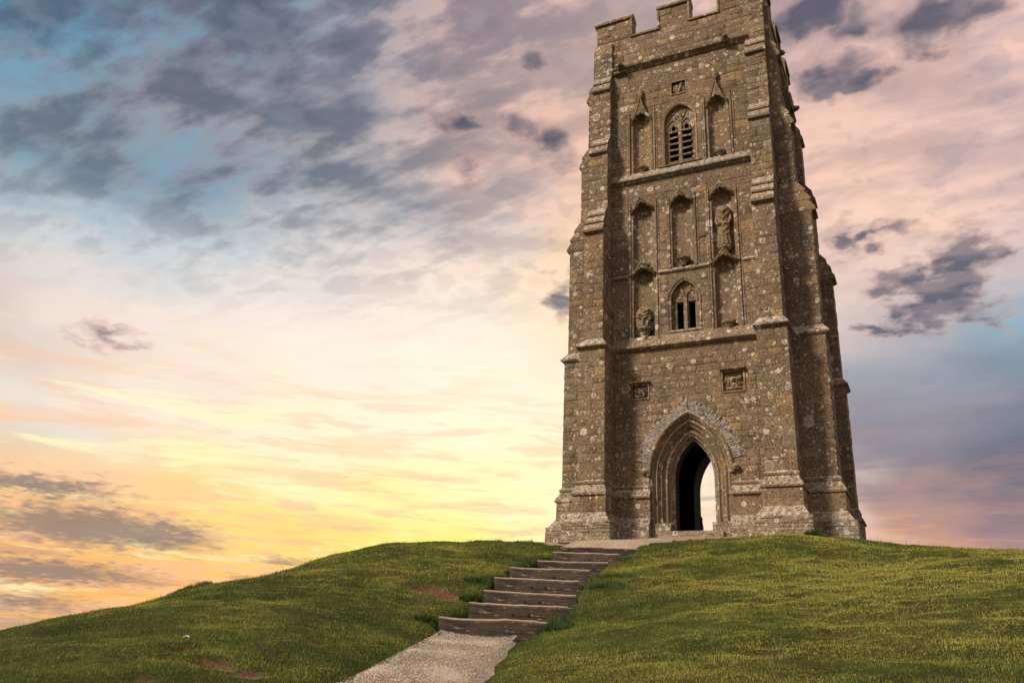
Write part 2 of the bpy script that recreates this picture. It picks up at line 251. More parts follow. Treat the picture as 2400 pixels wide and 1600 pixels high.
# ------------------------------------------------------------------ mesh helpers
def link(o, parent=None):
    COL.objects.link(o)
    if parent is not None: o.parent = parent
    return o
def mesh_obj(name, V, F, m, parent=None, smooth=False):
    me = bpy.data.meshes.new(name); me.from_pydata([tuple(v) for v in V], [], F); me.update()
    me.materials.append(m)
    if smooth: me.polygons.foreach_set('use_smooth', [True]*len(me.polygons))
    return link(bpy.data.objects.new(name, me), parent)
def thing(name, label, cat, loc=(0, 0, 0), group=None):
    o = bpy.data.objects.new(name, None); o.empty_display_size = .3; o.location = loc; COL.objects.link(o); tag(o, label, cat, group); return o
def tag(o, label=None, cat=None, group=None, kind=None):
    for k, v_ in (('label', label), ('category', cat), ('group', group), ('kind', kind)):
        if v_: o[k] = v_
    return o
class MB:
    def __init__(s, T=None): s.V = []; s.F = []; s.T = T
    def add(s, V, F):
        n = len(s.V); s.V += [s.T(*v) for v in V] if s.T else [tuple(v) for v in V]; s.F += [tuple(i+n for i in f) for f in F]; return s
    def box(s, x0, x1, y0, y1, z0, z1):
        return s.add([(x0, y0, z0), (x1, y0, z0), (x1, y1, z0), (x0, y1, z0), (x0, y0, z1), (x1, y0, z1), (x1, y1, z1), (x0, y1, z1)],
                     [(0, 3, 2, 1), (4, 5, 6, 7), (0, 1, 5, 4), (1, 2, 6, 5), (2, 3, 7, 6), (3, 0, 4, 7)])
    def rings(s, rings, close=True, caps=True):
        n = len(rings[0]); V = [p for r_ in rings for p in r_]; F = []
        for i in range(len(rings)-1):
            for j in range(n if close else n-1):
                k = (j+1) % n; F.append((i*n+j, i*n+k, (i+1)*n+k, (i+1)*n+j))
        if caps: F.append(tuple(range(n-1, -1, -1))); F.append(tuple((len(rings)-1)*n+j for j in range(n)))
        return s.add(V, F)
    def tube(s, pts, r, n=6):
        pts = [Vector(p) for p in pts]; rg = []
        for i, p in enumerate(pts):
            tdir = (pts[min(i+1, len(pts)-1)]-pts[max(i-1, 0)]).normalized()
            a = tdir.cross(Vector((0, 1, 0)));  a = a.normalized() if a.length > .1 else Vector((1, 0, 0)); b_ = tdir.cross(a)
            rr = r[i] if isinstance(r, (list, tuple)) else r
            rg.append([tuple(p+(a*math.cos(2*PI*j/n)+b_*math.sin(2*PI*j/n))*rr) for j in range(n)])
        return s.rings(rg)
    def prism(s, prof, u0, u1):          # profile (d outward, z) drawn along the wall
        n = len(prof); V = [(u0, -d, z) for d, z in prof]+[(u1, -d, z) for d, z in prof]
        F = [(i, (i+1) % n, n+(i+1) % n, n+i) for i in range(n)]+[tuple(range(n-1, -1, -1)), tuple(range(n, 2*n))]
        return s.add(V, F)
    def plate(s, outline, holes, y0, y1):
        loops = [outline]+holes; pts = [p for l in loops for p in l]
        tri = tessellate_polygon([[Vector((p[0], p[1], 0)) for p in l] for l in loops]); n = len(pts)
        V = [(p[0], y0, p[1]) for p in pts]+[(p[0], y1, p[1]) for p in pts]
        F = [tuple(f) for f in tri]+[(f[2]+n, f[1]+n, f[0]+n) for f in tri]; k = 0
        for l in loops:
            for i in range(len(l)):
                j = (i+1) % len(l); F.append((k+i, k+j, n+k+j, n+k+i))
            k += len(l)
        return s.add(V, F)
    def obj(s, name, m, parent=None, smooth=False): return mesh_obj(name, s.V, s.F, m, parent, smooth)
def arch(w, e, zs, z0, n=12, z0r=None):
    Rr = w+e; ta = math.acos(e/Rr); L = [(-w, z0)]
    L += [(e-Rr*math.cos(ta*i/n), zs+Rr*math.sin(ta*i/n)) for i in range(n+1)]
    return L+[(-x, z) for x, z in L[:-1][::-1]]
def arch_half(w, e, zs, z):
    if z <= zs: return w
    q = (w+e)**2-(z-zs)**2
    return math.sqrt(q)-e if q > e*e else None
def off(pts, dx): return [(x+dx, z) for x, z in pts]

# ------------------------------------------------------------------ terrain (survey heights, thin-plate surface)
def pol(az, d): return (CAM[0]+d*math.sin(R(az)), CAM[1]+d*math.cos(R(az)))
SURVEY = [(6.6,-25.9,-5.2),(6.6,-34,-6.9),(-6,-34,-7.2),(18,-34,-7.0),(-14,-26,-6.6),(20,-24,-5.6)]
SURVEY += [(x, y, -.2) for x, y in ((-1.5,-1.5),(1.5,-1.5),(4.8,-1.4),(-4.9,4),(4.9,4),(-4.8,8.3),(0,8.3),(4.8,8.3),(0,3.5))]
SURVEY += [(-4.8,-1.4,-.27),(0,-2.6,-.30),(3.5,-2.6,-.31),(-3.3,-2.6,-.38)]
SURVEY += [(*pol(a, d), z) for a, d, z in ((-24,2,-5.0),(-36,2,-5.0),(-33.5,7.,-4.25),(-32.1,9.5,-3.92),(-29,12,-3.52),(-27.7,13.9,-3.25),(-25.7,15.0,-2.93),(-24.9,15.9,-2.64),(-24.5,17.2,-2.29),(-23.7,18.2,-1.98),(-22.2,20.7,-1.52),(-21.3,22.05,-1.16),(-20,23.6,-.80),(-21,25,-.56),
 (-55.5,8,-3.95),(-56.2,13,-3.56),(-56.2,20,-4.5),(-56,30,-7.5),(-49.8,9,-3.8),(-49.8,15,-3.16),(-49.8,22,-3.9),(-49.8,32,-7),(-46.6,17,-2.71),(-46.6,25,-3.6),(-46.6,36,-7),(-42.7,10,-3.6),(-42.7,19,-2.33),(-42.7,27,-2.9),(-42.7,38,-6),(-37.5,14,-2.95),(-37.5,18,-2.1),(-37.5,22,-1.35),(-37.5,30,-1.75),(-37.5,40,-5),(-34.8,24,-.87),(-34.8,32,-1.2),(-34.8,44,-5),(-29.1,18,-1.95),(-29.1,22,-1.15),(-29.1,26,-.48),(-29.1,34,-.7),(-29,46,-4.5),(-63,8,-4.5),(-65,16,-5.0),(-70,26,-8.5),
 (-16,8.5,-3.75),(-16,12,-3.1),(-16,16,-2.35),(-16,20,-1.5),(-16,23,-.82),(3.7,8.5,-3.61),(4.8,12,-2.9),(4.8,16,-2.07),(4.8,20,-1.27),(4.8,23,-.82),(4.8,27,-.60),(.8,22,-.86),(.8,25,-.42),(.8,29,-.25),(4.8,35,-1.3),(-3.4,12,-3.0),(-3.4,16,-2.2),(-3.4,20,-1.4),(-3.4,24,-.63),(-3.4,27,-.25),(-3.4,36,-.5),(12,10,-3.45),(12,16,-2.25),(12,21,-1.4),(12,28,-1.2),(12,38,-3),(22,12,-3.4),(22,20,-2.3),(22,30,-2.6),(0,48,-3.5),(-15,50,-3.2),(30,34,-6))]
SV = np.array(SURVEY)
def tps(r2): return np.where(r2 > 1e-9, .5*r2*np.log(r2+1e-12), 0)
def tfit(S, lam=.6):
    P = S[:, :2]; n = len(S); A = np.zeros((n+3, n+3)); A[:n, :n] = tps(((P[:, None]-P[None])**2).sum(-1))+lam*np.eye(n)
    A[:n, n] = 1; A[:n, n+1:] = P; A[n, :n] = 1; A[n+1:, :n] = P.T
    return np.linalg.solve(A, np.r_[S[:, 2], 0, 0, 0])
TW = tfit(SV)
NTAB = np.random.default_rng(3).random(65536)
def vnoise(x, y, seed=0):
    xi = np.floor(x).astype(np.int64); yi = np.floor(y).astype(np.int64); fx = x-xi; fy = y-yi; fx = fx*fx*(3-2*fx); fy = fy*fy*(3-2*fy)
    def h(a, b): return NTAB[(a*37+b*1013+seed*7919) & 65535]
    return (h(xi, yi)*(1-fx)+h(xi+1, yi)*fx)*(1-fy)+(h(xi, yi+1)*(1-fx)+h(xi+1, yi+1)*fx)*fy
def fbm(x, y, s, o=4, seed=0):
    v_ = 0; a = .5
    for i in range(o): v_ = v_+a*vnoise(x*s+i*17.3, y*s-i*9.1, seed+i); a *= .5; s *= 2.03
    return v_
STEPS = [((-.58,-13.86),(.92,-13.08),-3.05),((-.66,-12.75),(.86,-12.02),-2.755),((-.87,-11.84),(.66,-11.13),-2.485),((-1.31,-10.6),(.22,-9.9),-2.135),((-1.48,-9.57),(.06,-8.89),-1.83),((-2.0,-7.04),(-.43,-6.4),-1.40),((-2.2,-5.66),(-.63,-5.04),-1.035),((-2.60,-4.15),(-.25,-3.3),-.70)]
PATHC = [(5.6,-31.0),(4.25,-26.0),(2.95,-22.0),(1.55,-17.85),(.80,-15.6),(.13,-13.62)]   # middle of the lower path
PATHW = [.74, .74, .74, .73, .70, .60]
def seg_d(x, y, pts):
    best = np.full(np.shape(x), 1e9)
    for (ax, ay), (bx, by) in zip(pts[:-1], pts[1:]):
        dx, dy = bx-ax, by-ay; t_ = np.clip(((x-ax)*dx+(y-ay)*dy)/(dx*dx+dy*dy), 0, 1); best = np.minimum(best, np.hypot(x-ax-t_*dx, y-ay-t_*dy))
    return best
STEPMID = [((a[0]+b[0])/2, (a[1]+b[1])/2) for a, b, z in STEPS]
APRON = [(-5.1,-.6),(-5.0,-1.6),(-4.2,-2.7),(-2.75,-4.05),(-.2,-3.2),(1.2,-2.55),(2.6,-2.0),(3.4,-1.6),(3.5,-1.2),(3.5,0),(-5,0)]
def in_poly(x, y, P):
    c = np.zeros(np.shape(x), bool)
    for i in range(len(P)):
        (x0, y0), (x1, y1) = P[i], P[i-1]
        c ^= ((y0 > y) != (y1 > y)) & (x < (x1-x0)*(y-y0)/((y1-y0) or 1e-9)+x0)
    return c
PATCHES = [(-2.06,-11.83,.42,.2),(-1.52,-12.09,.30,.15),(.2,-19.33,.19,.11),(.66,-19.37,.13,.10),(-.46,-19.08,.15,.10),(-.11,-17.41,.13,.1),(.43,-20.4,.15,.10),(5.54,-14.93,.30,.19),(4.93,-16.22,.24,.12),(1.51,-7.21,.26,.2),(.76,-4.82,.42,.22),(4.47,-4.98,.22,.12),(6.26,-12.43,.16,.1),(1.91,-12.79,.16,.12),(-1.05,-13.61,.16,.12),(1.2,-9.2,.18,.14)]
def bare(x, y):
    b = np.zeros(np.shape(x)); wob = .9*(fbm(x, y, 3.1, 4, 3)-.47)
    for px, py, rx, ry in PATCHES:
        q = np.hypot((x-px)*.89+(y-py)*.45, 0)/rx; q2 = np.abs(-(x-px)*.45+(y-py)*.89)/(ry*1.7)
        b = np.maximum(b, np.clip((1.1-np.hypot(q, q2)+wob*1.7)*2.6, 0, 1))
    return b
def ground(x, y, rough=True):
    x = np.asarray(x, float); y = np.asarray(y, float)
    z = TW[-3]+TW[-2]*x+TW[-1]*y
    for (px, py, _), w_ in zip(SV, TW[:-3]): z = z+w_*tps((x-px)**2+(y-py)**2)
    r = np.hypot(x-1, y+6); k = np.clip((r-38)/14, 0, 1); k = k*k*(3-2*k)
    far = -4.5-.42*np.maximum(r-40, 0)+.00022*np.maximum(r-40, 0)**2; far = np.where(r > 690, -122., np.maximum(far, -122.)); z = z*(1-k)+far*k
    if rough:
        dp = np.minimum(seg_d(x, y, PATHC), seg_d(x, y, STEPMID)); q = np.clip((dp-.9)/1.2, 0, 1)
        pl = np.clip((np.hypot(np.maximum(np.abs(x)-4.6, 0), np.maximum(np.abs(y-3.3)-4.7, 0))-.1)/1.5, 0, 1)
        z = z+(.16*(fbm(x, y, .75, 4, 1)-.47)+.10*(fbm(x, y, 2.4, 3, 5)-.44))*q*pl*np.clip(1-(r-60)/60, 0, 1)
        z = z-.11*bare(x, y)*q
    dc = seg_d(x, y, STEPMID); cut = np.clip((.90-dc)/.14, 0, 1); z = z-.42*cut*cut*(3-2*cut)*np.clip((-3.3-y)/.7, 0, 1)
    dp = seg_d(x, y, PATHC); cut = np.clip((.92-dp)/.2, 0, 1); z = z-.07*cut
    return z
def axis_pts(c, half, step, far, n):
    a = np.arange(-half, half+1e-6, step); f = half+(far-half)*(np.linspace(0, 1, n+1)[1:]**3.2); return np.r_[c-f[::-1], c+a, c+f]
gx = axis_pts(-.5, 16.5, .125, 7000, 32); gy = axis_pts(-9., 15.5, .125, 7000, 32)
GX, GY = np.meshgrid(gx, gy); GZ = ground(GX.ravel(), GY.ravel()); nx, ny = len(gx), len(gy)
idx = np.arange(nx*ny).reshape(ny, nx); Q = np.stack([idx[:-1, :-1], idx[:-1, 1:], idx[1:, 1:], idx[1:, :-1]], -1).reshape(-1, 4)
def np_mesh(name, V, Fq, m, smooth=False):
    me = bpy.data.meshes.new(name); n, k = Fq.shape
    me.vertices.add(len(V)); me.vertices.foreach_set('co', V.astype(np.float32).ravel()); me.loops.add(n*k); me.loops.foreach_set('vertex_index', Fq.astype(np.int32).ravel())
    me.polygons.add(n); me.polygons.foreach_set('loop_start', np.arange(0, n*k, k, dtype=np.int32))
    if smooth: me.polygons.foreach_set('use_smooth', np.ones(n, bool))
    me.update(calc_edges=True); me.materials.append(m); return me
GB = bare(GX.ravel(), GY.ravel())
me = np_mesh('hill', np.c_[GX.ravel(), GY.ravel(), GZ], Q, M['soil'], True)
at = me.attributes.new('bare', 'FLOAT', 'POINT'); at.data.foreach_set('value', GB.astype(np.float32))
tag(link(bpy.data.objects.new('hill', me)), kind='structure')

def on_grid(G, x, y):
    G = G.reshape(ny, nx); i = np.clip(np.searchsorted(gx, x)-1, 0, nx-2); j = np.clip(np.searchsorted(gy, y)-1, 0, ny-2)
    fx = (x-gx[i])/(gx[i+1]-gx[i]); fy = (y-gy[j])/(gy[j+1]-gy[j])
    return (G[j, i]*(1-fx)+G[j, i+1]*fx)*(1-fy)+(G[j+1, i]*(1-fx)+G[j+1, i+1]*fx)*fy

# ------------------------------------------------------------------ gravel path, treads and apron
def ribbon(name, pts, widths, m, lift, depth, per=.25):
    P = [Vector((*p, 0)) for p in pts]; C_ = []; 
    for i in range(len(P)-1):
        n = max(2, int((P[i+1]-P[i]).length/per))
        for k in range(n): C_.append((P[i].lerp(P[i+1], k/n), widths[i]+(widths[i+1]-widths[i])*k/n))
    C_.append((P[-1], widths[-1])); V = []; F = []; NA = 9
    for i, (p, w_) in enumerate(C_):
        tdir = (C_[min(i+1, len(C_)-1)][0]-C_[max(i-1, 0)][0]).normalized(); nrm = Vector((-tdir.y, tdir.x, 0))
        for j in range(NA):
            s_ = -1+2*j/(NA-1); e_ = w_*(1+.05*math.sin(i*1.3)*(1 if s_ > 0 else -1)+.05*mnoise.noise(Vector((i*.31, s_*4, 2))))
            q = p+nrm*s_*e_; z = float(ground(q.x, q.y, False))+.07+lift-.03*s_*s_+.012*mnoise.noise(q*1.7)-(depth if j in (0, NA-1) else 0); V.append((q.x, q.y, z))
    for i in range(len(C_)-1):
        for j in range(NA-1): a = i*NA+j; F.append((a, a+1, a+NA+1, a+NA))
    return tag(mesh_obj(name, V, F, m, None, True), kind='structure')
ribbon('path', PATHC, PATHW, M['gravel'], .03, .12)
def slab(name, poly, ztop, depth, m):
    n = len(poly); V = [(x, y, z) for (x, y), z in zip(poly, ztop)]+[(x, y, z-depth) for (x, y), z in zip(poly, ztop)]
    F = [tuple(range(n))]+[(i+n, (i+1) % n+n, (i+1) % n, i) for i in range(n)]
    return tag(mesh_obj(name, V, F, m), kind='structure')
for i in range(len(STEPS)-1):
    (a, b, z), (a2, b2, z2) = STEPS[i], STEPS[i+1]
    g = .06
    slab('gravel_tread', [(a[0]+g, a[1]), (b[0]-g, b[1]), (b2[0]-g*.5, b2[1]), (a2[0]+g*.5, a2[1])], [z-.03, z-.03, z+.03, z+.03], .45, M['gravel'])
def apron():
    V = []; F = []; P = APRON; xs = np.arange(-5.2, 5.21, .2); ys = np.arange(-4.4, .01, .2); idm = {}
    for j, y in enumerate(ys):
        for i, x in enumerate(xs):
            if in_poly(x, y, P): idm[i, j] = len(V); V.append((x, y, float(ground(x, y, False))+.018))
    for j in range(len(ys)-1):
        for i in range(len(xs)-1):
            k = [(i, j), (i+1, j), (i+1, j+1), (i, j+1)]
            if all(q in idm for q in k): F.append(tuple(idm[q] for q in k))
    cnt = {}
    for f in F:
        for a_, b_ in zip(f, f[1:]+f[:1]): cnt[tuple(sorted((a_, b_)))] = cnt.get(tuple(sorted((a_, b_))), 0)+1
    for (a_, b_), c_ in cnt.items():
        if c_ == 1: n = len(V); V += [(V[a_][0], V[a_][1], V[a_][2]-.2), (V[b_][0], V[b_][1], V[b_][2]-.2)]; F.append((a_, b_, n+1, n))
    return tag(mesh_obj('gravel_apron', V, F, M['apron']), kind='structure')
apron()
slab('gravel_landing', [(-2.6, -4.13), (-.25, -3.28), (-.2, -2.6), (-2.7, -2.9)], [-.73, -.73, -.33, -.38], .5, M['apron'])

# ------------------------------------------------------------------ the tower
HALF = 3.33; CY = HALF
def rot(k):
    c, s = [(1, 0), (0, 1), (-1, 0), (0, -1)][k % 4]
    return lambda x, y, z: (c*x-s*(y-CY), CY+s*x+c*(y-CY), z)
tower = thing('stone_tower', 'tall weathered stone church tower with battlements and open pointed doorway on the hilltop', 'tower')
STONES = []      # each: (parent, V, weight)
SF = [(0, 1, 5, 4), (1, 2, 6, 5), (2, 3, 7, 6), (3, 0, 4, 7), (4, 5, 9, 8), (5, 6, 10, 9), (6, 7, 11, 10), (7, 4, 8, 11), (8, 9, 10, 11)]
def stone(T, o, u, n, a, b, z0, z1, parent, pr=None, j=.004):
    """one block on a face: o origin on the face, u along it, n outward (local coordinates)"""
    pr = random.uniform(.004, .016)+(.012 if random.random() < .08 else 0) if pr is None else pr; o, u, n = Vector(o), Vector(u), Vector(n)
    V = []
    for d, ins, jit in ((-.02, j, 0), (pr-.004, j+.001, 0), (pr, j+.009, 1)):
        for (s_, z) in ((a+ins, z0+ins), (b-ins, z0+ins), (b-ins, z1-ins), (a+ins, z1-ins)):
            dd = d+(random.uniform(-.006, .006) if jit else 0); ss = s_+(random.uniform(-.006, .006) if jit else 0); zz = z+(random.uniform(-.006, .006) if jit else 0)
            p = o+u*ss+n*dd; V.append(T(p.x, p.y, zz))
    c = Vector(V[8]); vv = Vector(CAM)-c; e1 = Vector(V[9])-Vector(V[8]); e2 = Vector(V[11])-Vector(V[8]); nn = e1.cross(e2)
    STONES.append((parent, V, nn.dot(vv.normalized())/vv.length_squared))
def ashlar(T, o, u, n, a0, b0, z0, z1, parent, cuts=None, hr=(.19, .34), lr=(.32, .72), pr=None):
    z = z0
    while z < z1-.04:
        h = random.uniform(*hr)
        if z1-(z+h) < hr[0]*.7: h = z1-z
        iv = [(a0, b0)]
        for (c0, c1) in (cuts(z+h/2, z, z+h) if cuts else []):
            iv = [q for (p0, p1) in iv for q in ((p0, min(p1, c0)), (max(p0, c1), p1)) if q[1]-q[0] > .06]
        for p0, p1 in iv:
            x = p0
            while x < p1-.01:
                l = random.uniform(*lr)
                if p1-(x+l) < lr[0]*.75: l = p1-x
                if l > lr[1]*1.5: l *= .5
                stone(T, o, u, n, x, min(x+l, p1), z, z+h, parent, pr); x += l
        z += h

# --- buttresses: (projection from the corner plane, half width, height)
BP = [(1.44,.84,-.45),(1.41,.80,.02),(1.38,.76,.38),(1.34,.72,.44),(1.14,.555,.72),(1.13,.55,1.25),(1.20,.60,1.27),(1.20,.60,1.33),(1.05,.475,1.60),(1.08,.50,1.64),(1.08,.50,1.70),(1.02,.47,1.74),(.99,.45,1.78),
      (.99,.45,6.20),(1.05,.50,6.24),(1.13,.545,6.30),(1.13,.545,6.34),(.91,.345,6.62),(.91,.345,10.64),(1.05,.375,10.70),(1.05,.375,10.80),(.86,.355,11.10),(.93,.37,11.10),(.93,.37,11.18),(.72,.35,11.46),(.78,.36,11.46),(.78,.36,11.53),(.50,.345,11.88),
      (.50,.345,14.18),(.61,.37,14.23),(.61,.37,14.32),(.45,.35,14.62),(.50,.36,14.62),(.50,.36,14.70),(.22,.345,15.08),(.22,.345,17.18),(.34,.37,17.23),(.34,.37,17.32),(.20,.35,17.62),(.25,.36,17.62),(.25,.36,17.70),(.03,.345,18.05),(.03,.345,19.62),(.0,.335,19.70)]
SEGS = [(-.30,.42,1.41,.79),(.72,1.25,1.135,.552),(1.78,6.20,.99,.45),(6.62,10.64,.91,.345),(11.88,14.18,.50,.345),(15.08,17.18,.22,.345),(18.05,19.62,.03,.345)]
OFS = .07
for k in range(4):
    T = rot(k)
    for s in (-1, 1):
        c0 = 2.95 if k in (0, 2) else 2.86
        b_ = MB(T); jr = random.Random(k*10+s)
        rings = []
        for p, hw, z in BP:
            xc = s*c0; y0 = -(p+OFS); rings.append([(xc-hw, y0, z), (xc+hw, y0, z), (xc+hw, .2, z), (xc-hw, .2, z)])
        b_.rings(rings); B = b_.obj('buttress', M['mortar'] if False else M['stone'], tower)
        for z0, z1, p, hw in SEGS:
            xc = s*c0; fy = -(p+OFS)
            ashlar(T, (xc, fy, 0), (1, 0, 0), (0, -1, 0), -hw-.018, hw+.018, z0, z1, B, None, (.22, .36) if z0 > .5 else (.075, .15), (.28, .6) if z0 > .5 else (.35, .9))
            if p > .15:
                for q in (-1, 1):
                    if q == s and p > .3 or q == -s:
                        ashlar(T, (xc+q*hw, 0, 0), (0, q, 0), (q, 0, 0), *((fy, .0) if q > 0 else (0., -fy)), z0, z1, B, None, (.22, .36) if z0 > .5 else (.075, .15), (.28, .6) if z0 > .5 else (.35, .9))

# --- walls
E_D, Z_D = .89, 2.0                       # door arch centre offset and springing
NX = 1.43                                 # niche axis
def rect(x0, x1, z0, z1): return [(x0, z0), (x0, z1), (x1, z1), (x1, z0)]
WTOP = 19.76
belf = arch(.57, .18, 15.3, 13.46); loww = arch(.48, .31, 8.05, 6.97)
def head(c, w, z0, zs, e=.25): return off(arch(w, e, zs, z0, 6), c)
NICHES = [(-NX,.34,13.34,15.44,'bel'),(NX,.34,13.34,15.44,'bel'),(-NX,.37,9.36,11.40,'mid'),(0,.37,9.32,11.40,'mid'),(NX,.37,9.42,11.40,'mid'),(-NX,.37,6.70,8.80,'mid'),(NX,.37,6.66,8.80,'mid')]
wall_front = MB().plate(rect(-HALF, HALF, -.5, WTOP), [arch(1.26, E_D, Z_D, -.4), loww, belf, rect(-.24, .29, 16.53, 17.05), rect(-1.87, -1.34, 4.66, 5.10), rect(1.17, 1.82, 4.64, 5.26)]+[head(c, w, z0, zs) for c, w, z0, zs, _ in NICHES], 0, .31)\
    .obj('wall', M['mortar'], tower)
for y0_, y1_, w_ in ((.312, .56, .97), (.562, 1.0, .637)): MB().plate(rect(-HALF, HALF, -.5, WTOP), [arch(w_, E_D, Z_D, -.4), rect(-.40, .40, 7.0, 8.06), rect(-.46, .46, 13.5, 15.6)], y0_, y1_).obj('wall_core', M['shade_dark'], tower)
T1, T2, T3 = rot(1), rot(2), rot(3); side_walls = []
for k in (1, 2, 3):
    hs = HALF-1.005 if k != 2 else HALF
    holes = [belf]+([arch(1.32, .8, 2.6, -.4)] if k == 2 else [])
    side_walls.append(MB(rot(k)).plate(rect(-hs, hs, -.5, WTOP), holes, 0, 1.0).obj('wall', M['stone'] if k != 2 else M['shade_dark'], tower))
in_ = MB(); in_.box(-2.32, 2.32, 1.003, 5.655, 5.5, 5.7); in_.obj('added_ceiling', M['shade_dark'], tower)  # added ceiling slab, out of view, keeps the doorway interior dark
MB().box(-2.32, 2.32, 1.003, 5.655, 18.0, 18.3).obj('added_roof', M['shade_dark'], tower)  # added slab closing the open top, darkens the space behind the upper windows
MB().box(-2.32, 2.32, 1.003, 5.655, -.3, .20).obj('floor', M['shade_dark'], tower)
MB().box(-1.0, 1.0, -.16, .95, -.4, .235).obj('threshold', M['trim'], tower)

def front_cuts(zm, z0, z1):
    L = []
    if z0 < 4.45:
        h = 1.33 if z1 < 2.5 else max((arch_half(1.66, E_D, Z_D, z) or 0) for z in (z0, zm, z1))
        if h: L.append((-h, h))
    if z1 > 4.58 and z0 < 5.25: L += [(-1.95, -1.27)]
    if z1 > 4.56 and z0 < 5.45: L += [(1.1, 1.93)]
    if z1 > 6.3 and z0 < 6.85: L.append((-3, 3))
    if z1 > 6.6 and z0 < 12.2: L += [(-1.99, -.9), (.9, 1.99)]
    if z1 > 6.9 and z0 < 8.9: L.append((-.56, .56))
    if z1 > 9.25 and z0 < 12.2: L.append((-.53, .53))
    if z1 > 12.95 and z0 < 13.4: L.append((-3, 3))
    if z1 > 13.4 and z0 < 16.2: L += [(-1.97, -.88), (.88, 1.97)]
    if z1 > 13.3 and z0 < 16.1: L.append((-.66, .66))
    if z1 > 16.2 and z0 < 16.7: L += [(-NX-.18, -NX+.18), (NX-.18, NX+.18)]
    if z1 > 16.45 and z0 < 17.12: L.append((-.31, .31))
    if z1 > 18.05 and z0 < 18.4: L.append((-3, 3))
    return L
I3 = rot(0)
ashlar(I3, (0, 0, 0), (1, 0, 0), (0, -1, 0), -2.62, 2.62, 1.74, 6.32, wall_front, front_cuts, (.17, .28), (.26, .58))
ashlar(I3, (0, 0, 0), (1, 0, 0), (0, -1, 0), -2.66, 2.66, 6.85, 18.06, wall_front, front_cuts, (.24, .38), (.35, .8))
ashlar(I3, (0, 0, 0), (1, 0, 0), (0, -1, 0), -3.31, 3.31, 18.40, WTOP-.03, wall_front, None, (.22, .32), (.4, .8))
def side_cuts(zm, z0, z1):
    L = []
    for a, b in ((6.3, 6.85), (12.95, 13.4), (18.05, 18.4)):
        if z1 > a and z0 < b: L.append((-3, 3))
    if z1 > 13.3 and z0 < 16.1: L.append((-.66, .66))
    return L
for k, wl in zip((1, 3), (side_walls[0], side_walls[2])):
    ashlar(rot(k), (0, 0, 0), (1, 0, 0), (0, -1, 0), -2.6, 2.6, 1.74, 18.06, wl, side_cuts, (.24, .38), (.4, .9))
    ashlar(rot(k), (0, 0, 0), (1, 0, 0), (0, -1, 0), -3.25, 3.25, 18.4, WTOP-.03, wl, None, (.24, .34), (.4, .9))

# --- plinth, string courses, parapet
PL = [(-.1,-.45),(.34,-.45),(.31,.36),(.28,.42),(.14,.66),(.13,1.28),(.20,1.30),(.20,1.36),(.05,1.60),(.08,1.64),(.08,1.70),(.0,1.75),(-.1,1.75)]
S1P = [(-.1,6.36),(.06,6.36),(.10,6.40),(.17,6.42),(.17,6.47),(.03,6.84),(-.1,6.86)]
S2P = [(-.1,12.98),(.05,12.98),(.09,13.03),(.18,13.06),(.18,13.12),(.03,13.40),(-.1,13.42)]
S3P = [(-.1,18.06),(.04,18.06),(.08,18.11),(.20,18.20),(.22,18.27),(.12,18.32),(.03,18.40),(-.1,18.40)]
for k in range(4):
    T = rot(k)
    if k in (0, 2):
        for s in (-1, 1): MB(T).prism(PL, *sorted((s*1.285, s*2.55))).obj('plinth', M['stone'], tower)
    else: MB(T).prism(PL, -2.5, 2.5).obj('plinth', M['stone'], tower)
    for pr_, hw in ((S1P, 2.62), (S2P, 2.66), (S3P, 2.68)): MB(T).prism(pr_, -hw, hw).obj('string_course', M['trim'], tower)
for a, b in ((-2.62, -1.99), (-.91, .91), (1.99, 2.62)):
    MB().prism([(-.05, 9.12), (.05, 9.13), (.09, 9.18), (.03, 9.27), (-.05, 9.28)], a, b).obj('string_course', M['trim'], tower)
MER = [(-3.27, -1.85), (-.66, .49), (1.69, 3.27)]; TH = .46
for k in range(4):
    T = rot(k); par = None
    for i, (a, b) in enumerate(MER):
        a2, b2 = (a, b) if k % 2 == 0 else (max(a, -HALF+TH+.02), min(b, HALF-TH-.02))
        m_ = MB(T).box(a2, b2, .003, TH, WTOP-.1, 20.72).obj('merlon', M['stone'], tower)
        ashlar(T, (0, .003, 0), (1, 0, 0), (0, -1, 0), a2, b2, WTOP+.05, 20.70, m_, None, (.24, .34), (.35, .7))
        cp = [(-TH-.06, 20.70), (.09, 20.70), (.10, 20.80), (.02, 20.90), (-.16, 21.02), (-.26, 21.02), (-TH-.06, 20.86)]
        MB(T).prism(cp, a2-(.09 if k % 2 == 0 else 0), b2+(.09 if k % 2 == 0 else 0)).obj('coping', M['trim'], m_)
        for s, e_ in ((-1, a2), (1, b2)):          # coping turned down the sides of the crenels
            if abs(e_) < 2.5: MB(T).box(*sorted((e_, e_+s*.07)), -.06, TH+.02, WTOP+.1, 20.70).obj('coping_return', M['trim'], m_)
    for a, b in ((-1.85, -.66), (.49, 1.69)):
        MB(T).prism([(-TH-.05, WTOP-.02), (.07, WTOP-.02), (.08, WTOP+.05), (-.05, WTOP+.14), (-.3, WTOP+.16), (-TH-.05, WTOP+.1)], a-.0, b+.0).obj('crenel_coping', M['trim'], tower)
